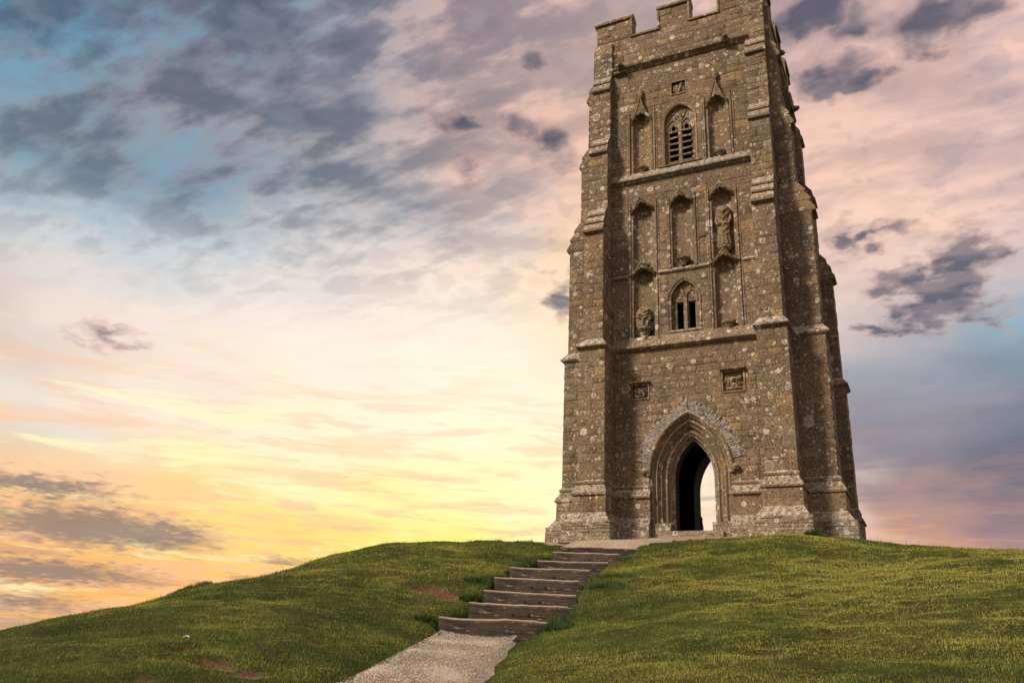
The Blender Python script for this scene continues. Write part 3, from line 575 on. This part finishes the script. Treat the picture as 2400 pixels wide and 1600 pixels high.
def blob(name, c, r, m, parent, T=None, seed=0, amp=.35, fr=5.):
    """rough carved lump"""
    b_ = MB(T); rg = []; nr, ns = 9, 12
    for i in range(1, nr):
        th = PI*i/nr; ring = []
        for j in range(ns):
            ph = 2*PI*j/ns; d = Vector((math.sin(th)*math.cos(ph), math.sin(th)*math.sin(ph), -math.cos(th)))
            q = 1+amp*mnoise.noise(d*fr*.4+Vector((seed*3.1, seed, 0))); ring.append((c[0]+d.x*r[0]*q, c[1]+d.y*r[1]*q, c[2]+d.z*r[2]*q))
        rg.append(ring)
    b_.rings(rg); return b_.obj(name, m, parent, True)
for k, xs in ((0, (-2.2, 1.9)), (1, (-2.0, 1.7)), (3, (-1.7, 2.0))):
    for i, x in enumerate(xs):
        g = blob('grotesque', (x, -.19, 18.22), (.17, .20, .13), M['stone'], tower, rot(k), 3+i+k, .6)
        blob('head', (x+.02, -.36, 18.25), (.10, .12, .10), M['stone'], g, rot(k), 9+i, .6)
        if i == 0: MB(rot(k)).box(x-.3, x+.22, -.2, .02, 18.02, 18.10).obj('ledge', M['trim'], g)

# --- doorway
prof = [(1.262,.03),(1.262,-.02),(1.235,-.03),(1.215,.01),(1.20,.07),(1.165,.10),(1.13,.07),(1.10,.05),(1.07,.09),(1.06,.15),(1.02,.18),(.98,.165),(.955,.20),(.945,.27),(.90,.30),(.865,.28),(.84,.25),(.81,.27),(.795,.34),(.77,.37),(.735,.37),(.72,.42),(.69,.50),(.635,.55),(.635,.558)]
def sweep(profile, e, zs, z0, n=14, closed=False):
    b_ = MB(); paths = [[(x, y, z) for x, z in arch(w, e, zs, z0, n)] for w, y in profile]
    F = []; m_ = len(paths[0]); L = len(paths)
    V = [p for pa in paths for p in pa]
    for i in range(L if closed else L-1):
        i2 = (i+1) % L
        for j in range(m_-1): F.append((i*m_+j, i*m_+j+1, i2*m_+j+1, i2*m_+j))
    if closed: F.append(tuple(i*m_ for i in range(L))); F.append(tuple(i*m_+m_-1 for i in range(L)))
    return b_.add(V, F)
cutp = [0, 7, 13, 19, len(prof)-1]; door = None
for i in range(4):
    o = sweep(prof[cutp[i]:cutp[i+1]+1], E_D, Z_D, .10).obj('door_arch' if i == 0 else 'arch_order', M['trim'], tower if i == 0 else door)
    if i == 0: door = o
hood = sweep([(1.27,.02),(1.27,-.06),(1.30,-.11),(1.345,-.13),(1.39,-.10),(1.40,.02)], E_D, Z_D, 2.20, 16, True).obj('hood_mould', M['trim'], door)
for s in (-1, 1):
    MB().box(*sorted((s*1.28, s*1.46)), -.10, .02, 2.12, 2.22).obj('hood_return', M['trim'], door)
    blob('label_stop', (s*1.45, -.08, 2.16), (.13, .12, .10), M['stone'], door, None, 5+s, .5)
    j_ = MB(); j_.box(*sorted((s*.66, s*1.27)), -.06, .5, -.4, .34); j_.box(*sorted((s*.65, s*1.24)), -.03, .5, .34, .50); j_.obj('jamb_base', M['stone'], door)
w1, w2 = 1.40, 1.74; nv = 40
for s in (-1, 1):
    t0 = math.asin((2.45-Z_D)/(w1+E_D)); t1 = math.acos(E_D/(w2+E_D)); ed = [t0]
    for i in range(nv): ed.append(ed[-1]+random.uniform(.7, 1.3))
    ed = [t0+(q-t0)*(t1-t0)/(ed[-1]-t0) for q in ed]
    for i in range(nv):
        ta, tb = ed[i]+.0015, ed[i+1]-.0015; wo = w2+random.uniform(-.10, .08); pr_ = random.uniform(.022, .045)
        pts = []
        for w_, t_ in ((w1, ta), (wo, ta), (wo, tb), (w1, tb)):
            x = E_D-(w_+E_D)*math.cos(t_); pts.append((s*min(x, -.008), Z_D+(w_+E_D)*math.sin(t_)))
        if abs(pts[0][0]-pts[3][0])+abs(pts[0][1]-pts[3][1]) < .004 and abs(pts[1][0]-pts[2][0]) < .004: continue
        cxm = sum(p[0] for p in pts)/4; czm = sum(p[1] for p in pts)/4; b_ = MB()
        V = [(x, .02, z) for x, z in pts]+[(x, -pr_+.01, z) for x, z in pts]+[(cxm+(x-cxm)*.84, -pr_+random.uniform(-.006, .006), czm+(z-czm)*.84) for x, z in pts]
        b_.add(V, SF); b_.obj('voussoir', M['rubble'], door)

# --- windows
def ribs(b_, w, e, zs, z0, y, r, cxo=0): b_.tube([(x+cxo, y, z) for x, z in arch(w, e, zs, z0, 10)], r, 6)
def belfry(T, parent):
    tr = MB(T); lights = [off(arch(.17, .12, 15.02, 13.52, 6), c) for c in (-.25, .25)]
    eyes = [[(c+.075*math.cos(2*PI*i/8), 15.56+.11*math.sin(2*PI*i/8)) for i in range(8)] for c in (-.115, .115)]
    tr.plate(arch(.575, .18, 15.3, 13.42), lights+eyes, .16, .27); w = tr.obj('window', M['trim'], parent)
    m_ = MB(T); m_.box(-.055, .055, .10, .165, 13.46, 15.30)
    m_.obj('mullion', M['trim'], w)
    m2 = MB(T)
    for c in (-.27, .27): ribs(m2, .255, .16, 15.08, 14.95, .145, .032, c)
    for s in (-1, 1):
        m2.tube([(s*.01, .14, 15.25), (s*.06, .14, 15.45), (s*.2, .14, 15.72), (s*.26, .14, 15.8)], .028, 6)
        m2.tube([(s*.10, .15, 15.42), (s*.115, .15, 15.68)], .016, 5)
    for c in (-.25, .25):
        for q in (-1, 1): m2.tube([(c+q*.19, .17, 14.98), (c+q*.09, .17, 15.06), (c+q*.10, .17, 15.16), (c+q*.02, .17, 15.24)], .022, 5)
    m2.obj('tracery', M['trim'], w, True)
    sw = MB(T); sw.V = []
    for c in (-.25, .25):
        for i in range(6):
            z = 13.60+i*.262; l = MB(T); j = random.uniform(-.015, .015)
            l.add([(c-.178, .10+j, z-.02), (c+.178, .10-j, z-.02), (c+.178, .40, z+.16), (c-.178, .40, z+.16), (c-.178, .09+j, z+.05), (c+.178, .09-j, z+.05), (c+.178, .40, z+.24), (c-.178, .40, z+.24)],
                  [(0, 3, 2, 1), (4, 5, 6, 7), (0, 1, 5, 4), (1, 2, 6, 5), (2, 3, 7, 6), (3, 0, 4, 7)]); l.obj('louvre', M['trim'], w)
    b_ = sweep([(.575,.16),(.565,.04),(.59,.0),(.62,-.02),(.66,-.035),(.665,.02)], .18, 15.3, 13.44); b_.V = [T(*v) for v in b_.V]; b_.obj('window_arch', M['trim'], w)
    MB(T).prism([(-.2, 13.40), (.10, 13.40), (.10, 13.43), (.0, 13.50), (-.2, 13.56)], -.80, .80).obj('sill', M['trim'], w)
belfry(rot(0), tower); belfry(rot(1), tower); belfry(rot(3), tower)
def low_window():
    tr = MB(); tr.plate(arch(.485, .31, 8.05, 6.94), [rect(c-.115, c+.115, 6.99, 8.02) for c in (-.205, .205)], .17, .30); w = tr.obj('window', M['trim'], tower)
    m_ = MB(); m_.box(-.05, .05, .10, .175, 6.96, 8.2); m_.obj('mullion', M['trim'], w)
    m2 = MB()
    for c in (-.215, .215): ribs(m2, .205, .20, 8.12, 8.02, .15, .034, c)
    for s in (-1, 1):
        m2.tube([(s*.02, .14, 8.15), (s*.08, .14, 8.42), (s*.2, .14, 8.56)], .03, 6)
        c = s*.205
        m2.tube([(c-.12, .165, 8.02), (c-.05, .165, 8.07), (c, .165, 8.02), (c+.05, .165, 8.07), (c+.12, .165, 8.02)], .02, 5)
        m2.tube([(c, .168, 8.38), (c-.075, .168, 8.24), (c-.05, .168, 8.13), (c, .168, 8.10), (c+.05, .168, 8.13), (c+.075, .168, 8.24), (c, .168, 8.38)], .018, 5)
    m2.obj('tracery', M['trim'], w, True)
    sweep([(.485,.18),(.475,.06),(.50,.0),(.53,-.01),(.56,-.04),(.565,.02)], .31, 8.05, 6.95).obj('window_arch', M['trim'], w)
    MB().prism([(-.25, 6.88), (.03, 6.88), (.03, 6.90), (-.02, 6.98), (-.25, 7.0)], -.57, .57).obj('sill', M['trim'], w)
low_window()

# --- niches with shafts, canopies and corbels
def corbel(c, ztop, zbot, r, parent, y0=.10):
    b_ = MB(); H_ = ztop-zbot; n = 10; rg = []
    for f, q in ((0, .38), (.35, .44), (.42, .60), (.52, .56), (.62, .70), (.70, .84), (.78, .98), (.86, 1.06), (.93, .96), (1, 1.02)):
        rg.append([(c+r*q*math.cos(2*PI*j/n), y0+r*q*.9*math.sin(2*PI*j/n), zbot+H_*f) for j in range(n)])
    b_.rings(rg); return b_.obj('corbel', M['trim'], parent)
def canopy(c, zside, ztop, w, parent, tall=False, seed=0):
    b_ = MB(); N = 24; top, bot = [], []
    for i in range(N+1):
        s = -1+2*i/N; a = abs(s)
        og = (1-a)**1.9*.72+.28*(1-a**1.5) if not tall else (1-a)**2.3*.80+.20*(1-a**1.4)
        zu = zside+(ztop-zside)*og+.03
        cus = .07*abs(math.sin(s*PI*2.5))**1.5 if tall else .05*abs(math.sin(s*PI*2.5))**1.5
        zl = zside-.06+(.36 if tall else (ztop-zside)*.78)*(1-a**1.6)**.8-cus
        zl = min(zl, zu-.05); y = -.04-(.15 if tall else .27)*(1-a)**.75+.006*mnoise.noise(Vector((i*.9, seed, 0)))
        top.append((c+s*w, y, zu)); bot.append((c+s*w, y, zl))
    V = []; F = []
    for (tx, ty, tz), (bx, by, bz) in zip(top, bot): V += [(tx, ty, tz), (tx, .05, tz+.01), (bx, by, bz), (bx, .12, bz-.0)]
    for i in range(N):
        q = i*4; p = q+4
        F += [(q, p, p+1, q+1), (q, q+2, p+2, p), (q+2, q+3, p+3, p+2)]
    b_.add(V, F); o = b_.obj('canopy', M['trim'], parent)
    r_ = MB(); r_.tube([(x, y-.015, z) for x, y, z in top], .03, 5); r_.tube([(x, y-.012, z) for x, y, z in bot], .016, 5); r_.obj('rib', M['trim'], o, True)
    ck = MB()
    for i in range(3, N-2, 3):
        x, y, z = top[i]
        ck.rings([[(x+.028*q*math.cos(2*PI*j/5), y-.02+.028*q*math.sin(2*PI*j/5), z+dz) for j in range(5)] for q, dz in ((.5, -.02), (1, .01), (.5, .045))])
    ck.obj('crocket', M['trim'], o)
    if tall:
        blob('finial', (c, -.07, ztop+.22), (.09, .09, .24), M['stone'], o, None, seed, .8, 9)
    return o
def shaft(x, z0, z1, parent, y=-.03, r=.042):
    b_ = MB(); n = 6
    rg = [[(x+r*q*math.cos(2*PI*j/n), y+r*q*math.sin(2*PI*j/n), z) for j in range(n)] for z, q in ((z0, 1.5), (z0+.08, 1.5), (z0+.14, 1), (z1-.32, 1), (z1-.30, 1.35), (z1-.25, 1.35), (z1-.22, .95), (z1, .25))]
    b_.rings(rg); return b_.obj('shaft', M['trim'], parent)
nich = []
for i, (c, w, z0, zs, kind) in enumerate(NICHES):
    b_ = MB(); rows = []                       # hollow back of the niche, five facets under a coved head
    for z, q in ((z0, 1), (zs, 1), (zs+.2, .9), (zs+.40, .55), (zs+.56, .08)):
        rows.append([(c+w*1.02*q*math.cos(PI*(1-j/6)), -.0+.19*(.55+.45*q)*math.sin(PI*j/6)**.8 if 0 < j < 6 else .01, z) for j in range(7)])
    b_.rings(rows, False, False); b_.add([rows[0][j] for j in range(7)], [tuple(range(7))])
    o = b_.obj('niche', M['stone'], tower); nich.append(o)
    fr = MB()
    for s in (-1, 1): fr.box(*sorted((c+s*w, c+s*(w+.07))), -.022, .03, z0-.05, zs+.2)
    fr.obj('frame', M['trim'], o)
for i, (c, w, z0, zs, kind) in enumerate(NICHES):
    o = nich[i]
    if i < 2: canopy(c, 15.66, 16.60, .40, o, True, i)
    elif i < 5: canopy(c, 11.80, 12.15, .42, o, False, i)
    else: canopy(c, 9.20, 9.52, .42, o, False, i)
    zt = (13.58, 13.57, 9.58, 9.60, 9.78, 7.18, 7.04)[i]; zb = (13.32, 13.28, 9.36, 9.33, 9.40, 6.74, 6.70)[i]
    corbel(c+.02, zt, zb, (.21, .21, .20, .22, .23, .26, .22)[i]*1.08, o, -.01)
    if i < 2: xs, a, b2 = (c-.485, c+.485), 13.26, 16.15
    elif i == 3: xs, a, b2 = (-.47, .47), 9.27, 12.16
    elif i < 5: xs, a, b2 = (c-.485, c+.485), 9.2, 12.17
    else: xs, a, b2 = (c-.485, c+.485), 6.62, 9.22
    for x in xs:
        shaft(x, a, b2, o); s_ = 1 if x > c else -1
        MB().box(*sorted((x+s_*.055, x+s_*.10)), -.028, .02, a, b2-.12).obj('fillet', M['trim'], o)

# --- carved panels
def panel(x0, x1, z0, z1, kind, hoodz=None):
    b_ = MB(); b_.box(x0-.05, x0, -.03, .06, z0-.05, z1+.05); b_.box(x1, x1+.05, -.03, .06, z0-.05, z1+.05); b_.box(x0, x1, -.03, .06, z1, z1+.05); b_.box(x0, x1, -.03, .06, z0-.05, z0)
    p = b_.obj('carved_panel', M['trim'], tower); N = 22; NZ = 18; V = []; F = []
    def ell(u, v, cu, cv, ru, rv, h): q = ((u-cu)/ru)**2+((v-cv)/rv)**2; return h*math.sqrt(max(0, 1-q))
    def hgt(u, v):
        h = 0
        if kind == 'beast':        # four-legged animal under a figure
            L = [(.5,.62,.34,.16,1),(.84,.70,.12,.13,.9),(.24,.40,.06,.26,.7),(.38,.38,.06,.24,.7),(.66,.38,.06,.26,.7),(.78,.36,.06,.24,.6),(.50,.30,.16,.18,.8),(.52,.14,.40,.10,.6),(.14,.66,.08,.2,.5)]
        elif kind == 'winged':
            L = [(.35,.45,.13,.40,.9),(.62,.58,.14,.32,1),(.72,.85,.10,.12,1),(.50,.35,.10,.3,.7),(.85,.35,.10,.25,.6),(.15,.5,.09,.36,.7)]
        else:
            L = [(.18,.5,.11,.34,.8),(.45,.5,.15,.30,.7),(.74,.45,.08,.40,1),(.88,.5,.07,.36,.8),(.4,.14,.35,.10,.7),(.32,.82,.1,.1,.6),(.60,.6,.07,.34,.7)]
        for e in L: h = max(h, ell(u, v, *e))
        return h
    for j in range(NZ+1):
        for i in range(N+1):
            u, v_ = i/N, j/NZ; hh = hgt(u, v_); V.append((x0+(x1-x0)*u, {'beast': .07, 'winged': .11}.get(kind, .05)-.13*hh-.03*mnoise.noise(Vector((u*9, v_*9, len(kind)))), z0+(z1-z0)*v_))
    for j in range(NZ):
        for i in range(N): a = j*(N+1)+i; F.append((a, a+1, a+N+2, a+N+1))
    mesh_obj('relief_carving', V, F, M['trim'], p)
    if hoodz: MB().prism([(-.02, z1+.06), (.08, z1+.06), (.16, z1+.09), (.16, z1+.12), (-.02, hoodz)], x0-.08, x1+.08).obj('drip_ledge', M['trim'], p)
panel(-.24, .29, 16.53, 17.05, 'winged'); panel(-1.87, -1.34, 4.66, 5.10, 'scales', 5.26); panel(1.17, 1.82, 4.64, 5.26, 'beast', 5.44)
# tracery board behind niche holes and the wall top between merlons share the wall; stones go in last
STONES.sort(key=lambda q: -q[2])
for par, V, w_ in STONES[:300]: mesh_obj('stone', V, SF, M['stone'], par)
rest = STONES[300:]
V = np.array([v for s in rest for v in s[1]]); F = np.array(SF); Fq = (F[None]+(np.arange(len(rest))*12)[:, None, None]).reshape(-1, 4)
o = link(bpy.data.objects.new('stonework', np_mesh('stonework', V, Fq, M['stone'])), tower); o['kind'] = 'stuff'

# --- statues (they stand on the corbels)
def figure(name, label, c, z0, z1, broken):
    b_ = MB(); n = 44; rg = []; N = 64; t = thing(name, label, 'statue', (c, .0, z0))
    for i in range(N+1):
        f = i/N; z = (z1-z0)*f; ring = []
        if broken: prof_ = np.interp(f, [0, .15, .4, .55, .7, .85, .95, 1], [.22, .26, .28, .24, .27, .21, .15, .05])
        else: prof_ = np.interp(f, [0, .03, .08, .25, .45, .6, .74, .84, .90, .94, .98, 1], [.20, .27, .25, .215, .20, .19, .225, .262, .255, .235, .19, .10])
        for j in range(n):
            th = 2*PI*j/n; ca, sa = math.cos(th), math.sin(th); fr_ = max(0, -sa)
            fold = .13*math.sin(11*th+1.6*math.sin(5*f))*(1-.8*f)*(.4+.6*fr_)
            swag = .22*fr_*max(0, math.sin(2*PI*(6.5*f-1.1*abs(ca))))*(1 if .25 < f < .9 else 0)
            q = 1+fold+swag+(.65*mnoise.noise(Vector((ca*2.2, sa*2.2, z*5.5))) if broken else .05*mnoise.noise(Vector((ca*3, sa*3, z*5))))
            ring.append((prof_*q*ca, prof_*.72*q*sa, z))
        rg.append(ring)
    b_.rings(rg); o = b_.obj('robed_body', M['carved'], t, True)
    if not broken:          # forearms folded across the chest under hanging sleeves
        H_ = z1-z0
        for s_ in (-1, 1): MB().tube([(s_*.22, -.02, H_*.80), (s_*.25, -.08, H_*.64), (s_*.19, -.16, H_*.52), (s_*.05, -.20, H_*.55)], [.045, .05, .045, .03], 8).obj('sleeve', M['carved'], t, True)
    return t
figure('statue', 'headless robed stone statue standing in the upper right niche of the tower', NX+.02, 9.775, 11.34, False)
figure('statue', 'broken stump of a stone statue in the lower left niche beside the small window', -NX+.02, 7.175, 7.98, True)

# --- bench just inside the doorway
bt = thing('bench', 'dark bench standing against the wall just inside the tower doorway', 'bench', (-1.35, 2.6, .2))
for i in range(4): MB().box(-.30+i*.155, -.18+i*.155, -1.0, 1.0, .42, .46).obj('seat_slat', M['trim'], bt)
for y in (-.85, .85):
    l = MB(); l.box(-.28, .28, y-.05, y+.05, .0, .42); l.obj('leg', M['shade_dark'], bt)

# ------------------------------------------------------------------ timber steps
WORD = ['lowest', 'second', 'third', 'fourth', 'fifth', 'sixth', 'seventh', 'topmost']
DESC = ['end of the gravel path, tuft beside it', 'with split dark face and two bolt holes', 'with pale flakes along its dark face', 'with two dark holes in its middle', 'with its left end sunk in grass', 'short and thin, under the seventh', 'just below the top landing', 'longest, edging the gravel apron']
for i, (a, b, z) in enumerate(STEPS):
    A, B_ = Vector((*a, 0)), Vector((*b, 0)); mid = (A+B_)/2; dv = (B_-A); L = dv.length; ang = math.atan2(dv.y, dv.x)
    t = thing('timber_step', f'{WORD[i]} weathered timber step of the flight, {DESC[i]}', 'step', (mid.x, mid.y, z), 'timber steps up to the tower')
    t.rotation_euler.z = ang; b_ = MB(); NL = 26; rg = []; hh = .34 if i else .30
    for k in range(NL+1):
        x = -L/2+L*k/NL; wz = .022*mnoise.noise(Vector((x*1.3, i*3.3, 0)))+.010*mnoise.noise(Vector((x*7, i, 4))); wy = .010*mnoise.noise(Vector((x*2.1, i*5., 7)))
        end = 1 if 0 < k < NL else .96
        rg.append([(x, -.055*end+wy, -hh), (x, -.055*end+wy, -.045+wz), (x, -.046+wy, -.022+wz), (x, -.018+wy, -.002+wz), (x, .06, .002+wz), (x, .075, -.02), (x, .075, -hh)])
    b_.rings(rg); b_.obj('board', M['timber'], t)
    for x in (L*-.06, L*.10) if i in (1, 2, 3) else ((L*.05,) if i in (4, 6) else ()):
        q = MB(); n = 8; q.rings([[(x+r_*math.cos(2*PI*j/n), y, -.17+r_*math.sin(2*PI*j/n)) for j in range(n)] for y, r_ in ((-.05, .026), (-.068, .026), (-.072, .018))]); q.obj('bolt', M['iron'], t)

# ------------------------------------------------------------------ grass
def blades_mesh(name, x, y, z, ln, wd, colr, lean=.55, seed=1):
    g = np.random.default_rng(seed); n = len(x); th = g.uniform(0, 2*PI, n); ph = g.uniform(0, 2*PI, n); le = np.abs(g.normal(0, lean, n)) if lean < .9 else g.uniform(.25, 1.35, n)
    sx, sy = np.cos(th)*wd/2, np.sin(th)*wd/2; V = np.empty((n, 3, 3), np.float32)
    V[:, 0] = np.c_[x-sx, y-sy, z-.012]; V[:, 1] = np.c_[x+sx, y+sy, z-.012]; V[:, 2] = np.c_[x+np.cos(ph)*np.sin(le)*ln, y+np.sin(ph)*np.sin(le)*ln, z+np.cos(le)*ln]
    me = np_mesh(name, V.reshape(-1, 3), np.arange(n*3).reshape(-1, 3), M['grass'])
    a = me.color_attributes.new('blade', 'FLOAT_COLOR', 'POINT'); c4 = np.ones((n, 3, 4), np.float32); c4[:, :, :3] = colr[:, None]; a.data.foreach_set('color', c4.ravel()); return me
def grass_col(x, y, g, lush=0):
    n = len(x); p = fbm(x, y, .42, 4, 11); q = fbm(x, y, 1.7, 4, 23); q2 = fbm(x, y, 7.5, 2, 51)-.36; r = g.random(n)
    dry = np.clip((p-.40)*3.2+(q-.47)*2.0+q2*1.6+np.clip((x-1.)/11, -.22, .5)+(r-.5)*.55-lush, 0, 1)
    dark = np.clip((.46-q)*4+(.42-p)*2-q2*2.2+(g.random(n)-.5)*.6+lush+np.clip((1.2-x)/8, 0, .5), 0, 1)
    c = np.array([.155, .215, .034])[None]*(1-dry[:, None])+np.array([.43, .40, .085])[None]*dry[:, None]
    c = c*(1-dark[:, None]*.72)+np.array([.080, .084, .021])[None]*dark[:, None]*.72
    st = g.random(n) < .05; c[st] = np.array([.42, .34, .15])
    return (c*(g.uniform(.7, 1.3, n)[:, None])).astype(np.float32)
def cover():
    g = np.random.default_rng(5)
    N = 1400000; az = np.radians(g.uniform(-68, 20, N)); d = g.uniform(5.0, 34, N); x = CAM[0]+d*np.sin(az); y = CAM[1]+d*np.cos(az)
    x2 = g.uniform(-14, 16, 160000); y2 = g.uniform(-34, 10, 160000); d2 = np.maximum(np.hypot(x2-CAM[0], y2-CAM[1]), 8)
    x = np.r_[x, x2]; y = np.r_[y, y2]; d = np.r_[d, d2]
    dp = seg_d(x, y, PATHC); ds = seg_d(x, y, STEPMID); ed = .08*(fbm(x, y, 5., 3, 41)-.5)*3.5
    keep = (dp > .70+ed) & ((ds > .79+ed) | (y > -3.4)) & ~in_poly(x, y, APRON) & ~((np.abs(x) < 4.75) & (y > -1.42) & (y < 8.1))
    keep &= g.random(len(x)) > np.clip(on_grid(GB, x, y)*1.6-.25, 0, .97)
    x, y, d, dp, ds = x[keep], y[keep], d[keep], dp[keep], ds[keep]; z = on_grid(GZ, x, y)
    edge = np.clip(1-(ds-.79)/.6, 0, 1)*(y < -3.2); edge2 = np.clip(1-(dp-.7)/.3, 0, 1)
    tall = fbm(x, y, 1.3, 3, 31)*.55+fbm(x, y, 4.2, 2, 77)*.55
    ln = (.020+.030*np.clip((tall-.35)*2, 0, 1)+.09*edge*fbm(x, y, 2.2, 2, 8)+.02*edge2)*g.uniform(.6, 1.3, len(x))*np.clip(d/14, .85, 1.35)
    cl = fbm(x, y, 2.6, 3, 91); cl = np.clip((cl-.50)*9, 0, 1); ln = ln*(1+.9*cl)
    sk_ = g.random(len(x)) < .006; ln = np.where(sk_, ln*2.6+.03, ln)
    wd = .0055*np.clip(d/8, .8, 3.2)*g.uniform(.7, 1.4, len(x))
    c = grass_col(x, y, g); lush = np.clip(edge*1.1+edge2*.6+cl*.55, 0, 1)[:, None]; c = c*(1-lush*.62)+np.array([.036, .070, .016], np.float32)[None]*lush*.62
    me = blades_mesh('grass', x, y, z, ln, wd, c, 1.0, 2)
    tag(link(bpy.data.objects.new('grass', me)), 'short cropped green and straw coloured grass covering the hillside', 'grass', None, 'stuff')
cover()
def tuft(x, y, r, h, n, label, seed, zoff=0.):
    g = np.random.default_rng(seed); a = g.uniform(0, 2*PI, n); q = r*np.sqrt(g.random(n)); xx = q*np.cos(a); yy = q*np.sin(a)*.75
    z0 = float(ground(x, y))+zoff; zz = ground(xx+x, yy+y)-z0+zoff*.7
    ln = h*g.uniform(.4, 1.1, n)*(1-.65*(q/r)**2); wd = g.uniform(.006, .012, n)*1.4
    c = np.array([.042, .078, .018])[None]*g.uniform(.5, 1.6, n)[:, None]; c[g.random(n) < .06] = np.array([.12, .12, .035])
    me = blades_mesh('grass_tuft', xx, yy, zz, ln, wd, c.astype(np.float32), .8, seed)
    o = link(bpy.data.objects.new('grass_tuft', me)); o.location = (x, y, z0); tag(o, label, 'grass tuft', 'long dark grass tufts')
tuft(.98, -13.3, .48, .27, 4600, 'biggest dark grass tuft, spilling over the right end of the lowest step', 101)
tuft(.72, -9.95, .5, .15, 1500, 'dark grass tuft beside the right end of the fourth step', 102)
tuft(.52, -8.7, .5, .14, 1400, 'dark grass tuft beside the right end of the fifth step', 103)
tuft(-.2, -5.2, .45, .15, 1400, 'dark grass tuft at the right end of the seventh step', 104)
tuft(-1.55, -10.75, .36, .15, 1300, 'dark grass tuft over the left end of the fourth step', 105)
tuft(-2.2, -7.2, .4, .14, 1300, 'dark grass tuft over the left end of the sixth step', 106)
tuft(3.85, -1.95, .30, .26, 2600, 'dark grass tuft growing against the foot of the right front buttress', 107)
tuft(*pol(-46.4, 17.0), .40, .14, 3000, 'dark tussock breaking the skyline on the left flank of the hill', 108)
tuft(-1.02, -12.0, .26, .18, 1500, 'dark grass tuft over the left end of the third step', 109)
tuft(-.78, -13.9, .22, .15, 1300, 'small grass tuft at the left end of the lowest step', 110)

# ------------------------------------------------------------------ loose gravel, flowers, a feather
def pebbles():
    g = np.random.default_rng(9); n = 26000; P = np.array(PATHC); t_ = g.uniform(1.2, 5, n); i = np.minimum(t_.astype(int), 4); f = (t_-i)[:, None]
    c = P[i]*(1-f)+P[i+1]*f; dv = P[i+1]-P[i]; dv = dv/np.linalg.norm(dv, axis=1)[:, None]; s = g.uniform(-.82, .82, n)*.72
    x = c[:, 0]-dv[:, 1]*s; y = c[:, 1]+dv[:, 0]*s; z = ground(x, y, False)+.103-.03*(s/.72)**2; r = g.uniform(.004, .011, n)
    O = np.array([(1, 0, 0), (-1, 0, 0), (0, 1, 0), (0, -1, 0), (0, 0, 1), (0, 0, -1)])*[1, 1, .7]; Fo = np.array([(0, 2, 4), (2, 1, 4), (1, 3, 4), (3, 0, 4), (2, 0, 5), (1, 2, 5), (3, 1, 5), (0, 3, 5)])
    V = (O[None]*r[:, None, None]*g.uniform(.7, 1.4, (n, 6, 1)))+np.stack([x, y, z], -1)[:, None]
    Fq = (Fo[None]+(np.arange(n)*6)[:, None, None]).reshape(-1, 3)
    tag(link(bpy.data.objects.new('gravel', np_mesh('gravel', V.reshape(-1, 3), Fq, M['gravel']))), 'loose beige gravel scattered over the lower path', 'gravel', None, 'stuff')
pebbles()
DAN = ['tiny yellow dandelion on the grass slope left of the path', 'tiny yellow dandelion in the middle of the lower right grass', 'rightmost tiny yellow dandelion in the lower right grass', 'tiny yellow dandelion nearest the right edge of the path']
for i, (az_, d_) in enumerate(((-51.0, 10.4), (-7.2, 9.4), (-1.6, 9.9), (-17.5, 9.6))):
    x, y = pol(az_, d_); z = float(ground(x, y)); t = thing('dandelion', DAN[i], 'flower', (x, y, z), 'dandelions in the grass')
    b_ = MB(); n = 9; b_.rings([[(r_*math.cos(2*PI*j/n+q), r_*math.sin(2*PI*j/n+q), h_) for j in range(n)] for r_, h_, q in ((.002, .035, 0), (.012, .042, .2), (.013, .047, .4), (.004, .05, .6))]); b_.obj('flower_head', M['petal'], t)
    MB().tube([(0, 0, -.01), (.003, 0, .02), (0, 0, .04)], .002, 5).obj('stem', M['grass'], t)
fx, fy = pol(-46.2, 10.0); fz = float(ground(fx, fy))
ft = thing('feather', 'small white feather lying in the grass left of the path', 'feather', (fx, fy, fz+.05))
b_ = MB(); N = 10; V = []; F = []
for i in range(N+1):
    f = i/N; w_ = .013*math.sin(PI*min(1, f*1.05))**.7+.002; zc = .03*math.sin(PI*f)
    f2 = -.04+.08*f; zc *= .4
    V += [(f2, -w_, zc), (f2, 0, zc+.008), (f2, w_, zc), (f2, 0, zc-.005)]
for i in range(N):
    for j in range(4): F.append((i*4+j, i*4+(j+1) % 4, i*4+4+(j+1) % 4, i*4+4+j))
b_.add(V, F); b_.obj('vane', M['white'], ft)
MB().tube([(-.07, 0, .0), (0, 0, .018), (.036, 0, .008)], .002, 5).obj('quill', M['white'], ft)
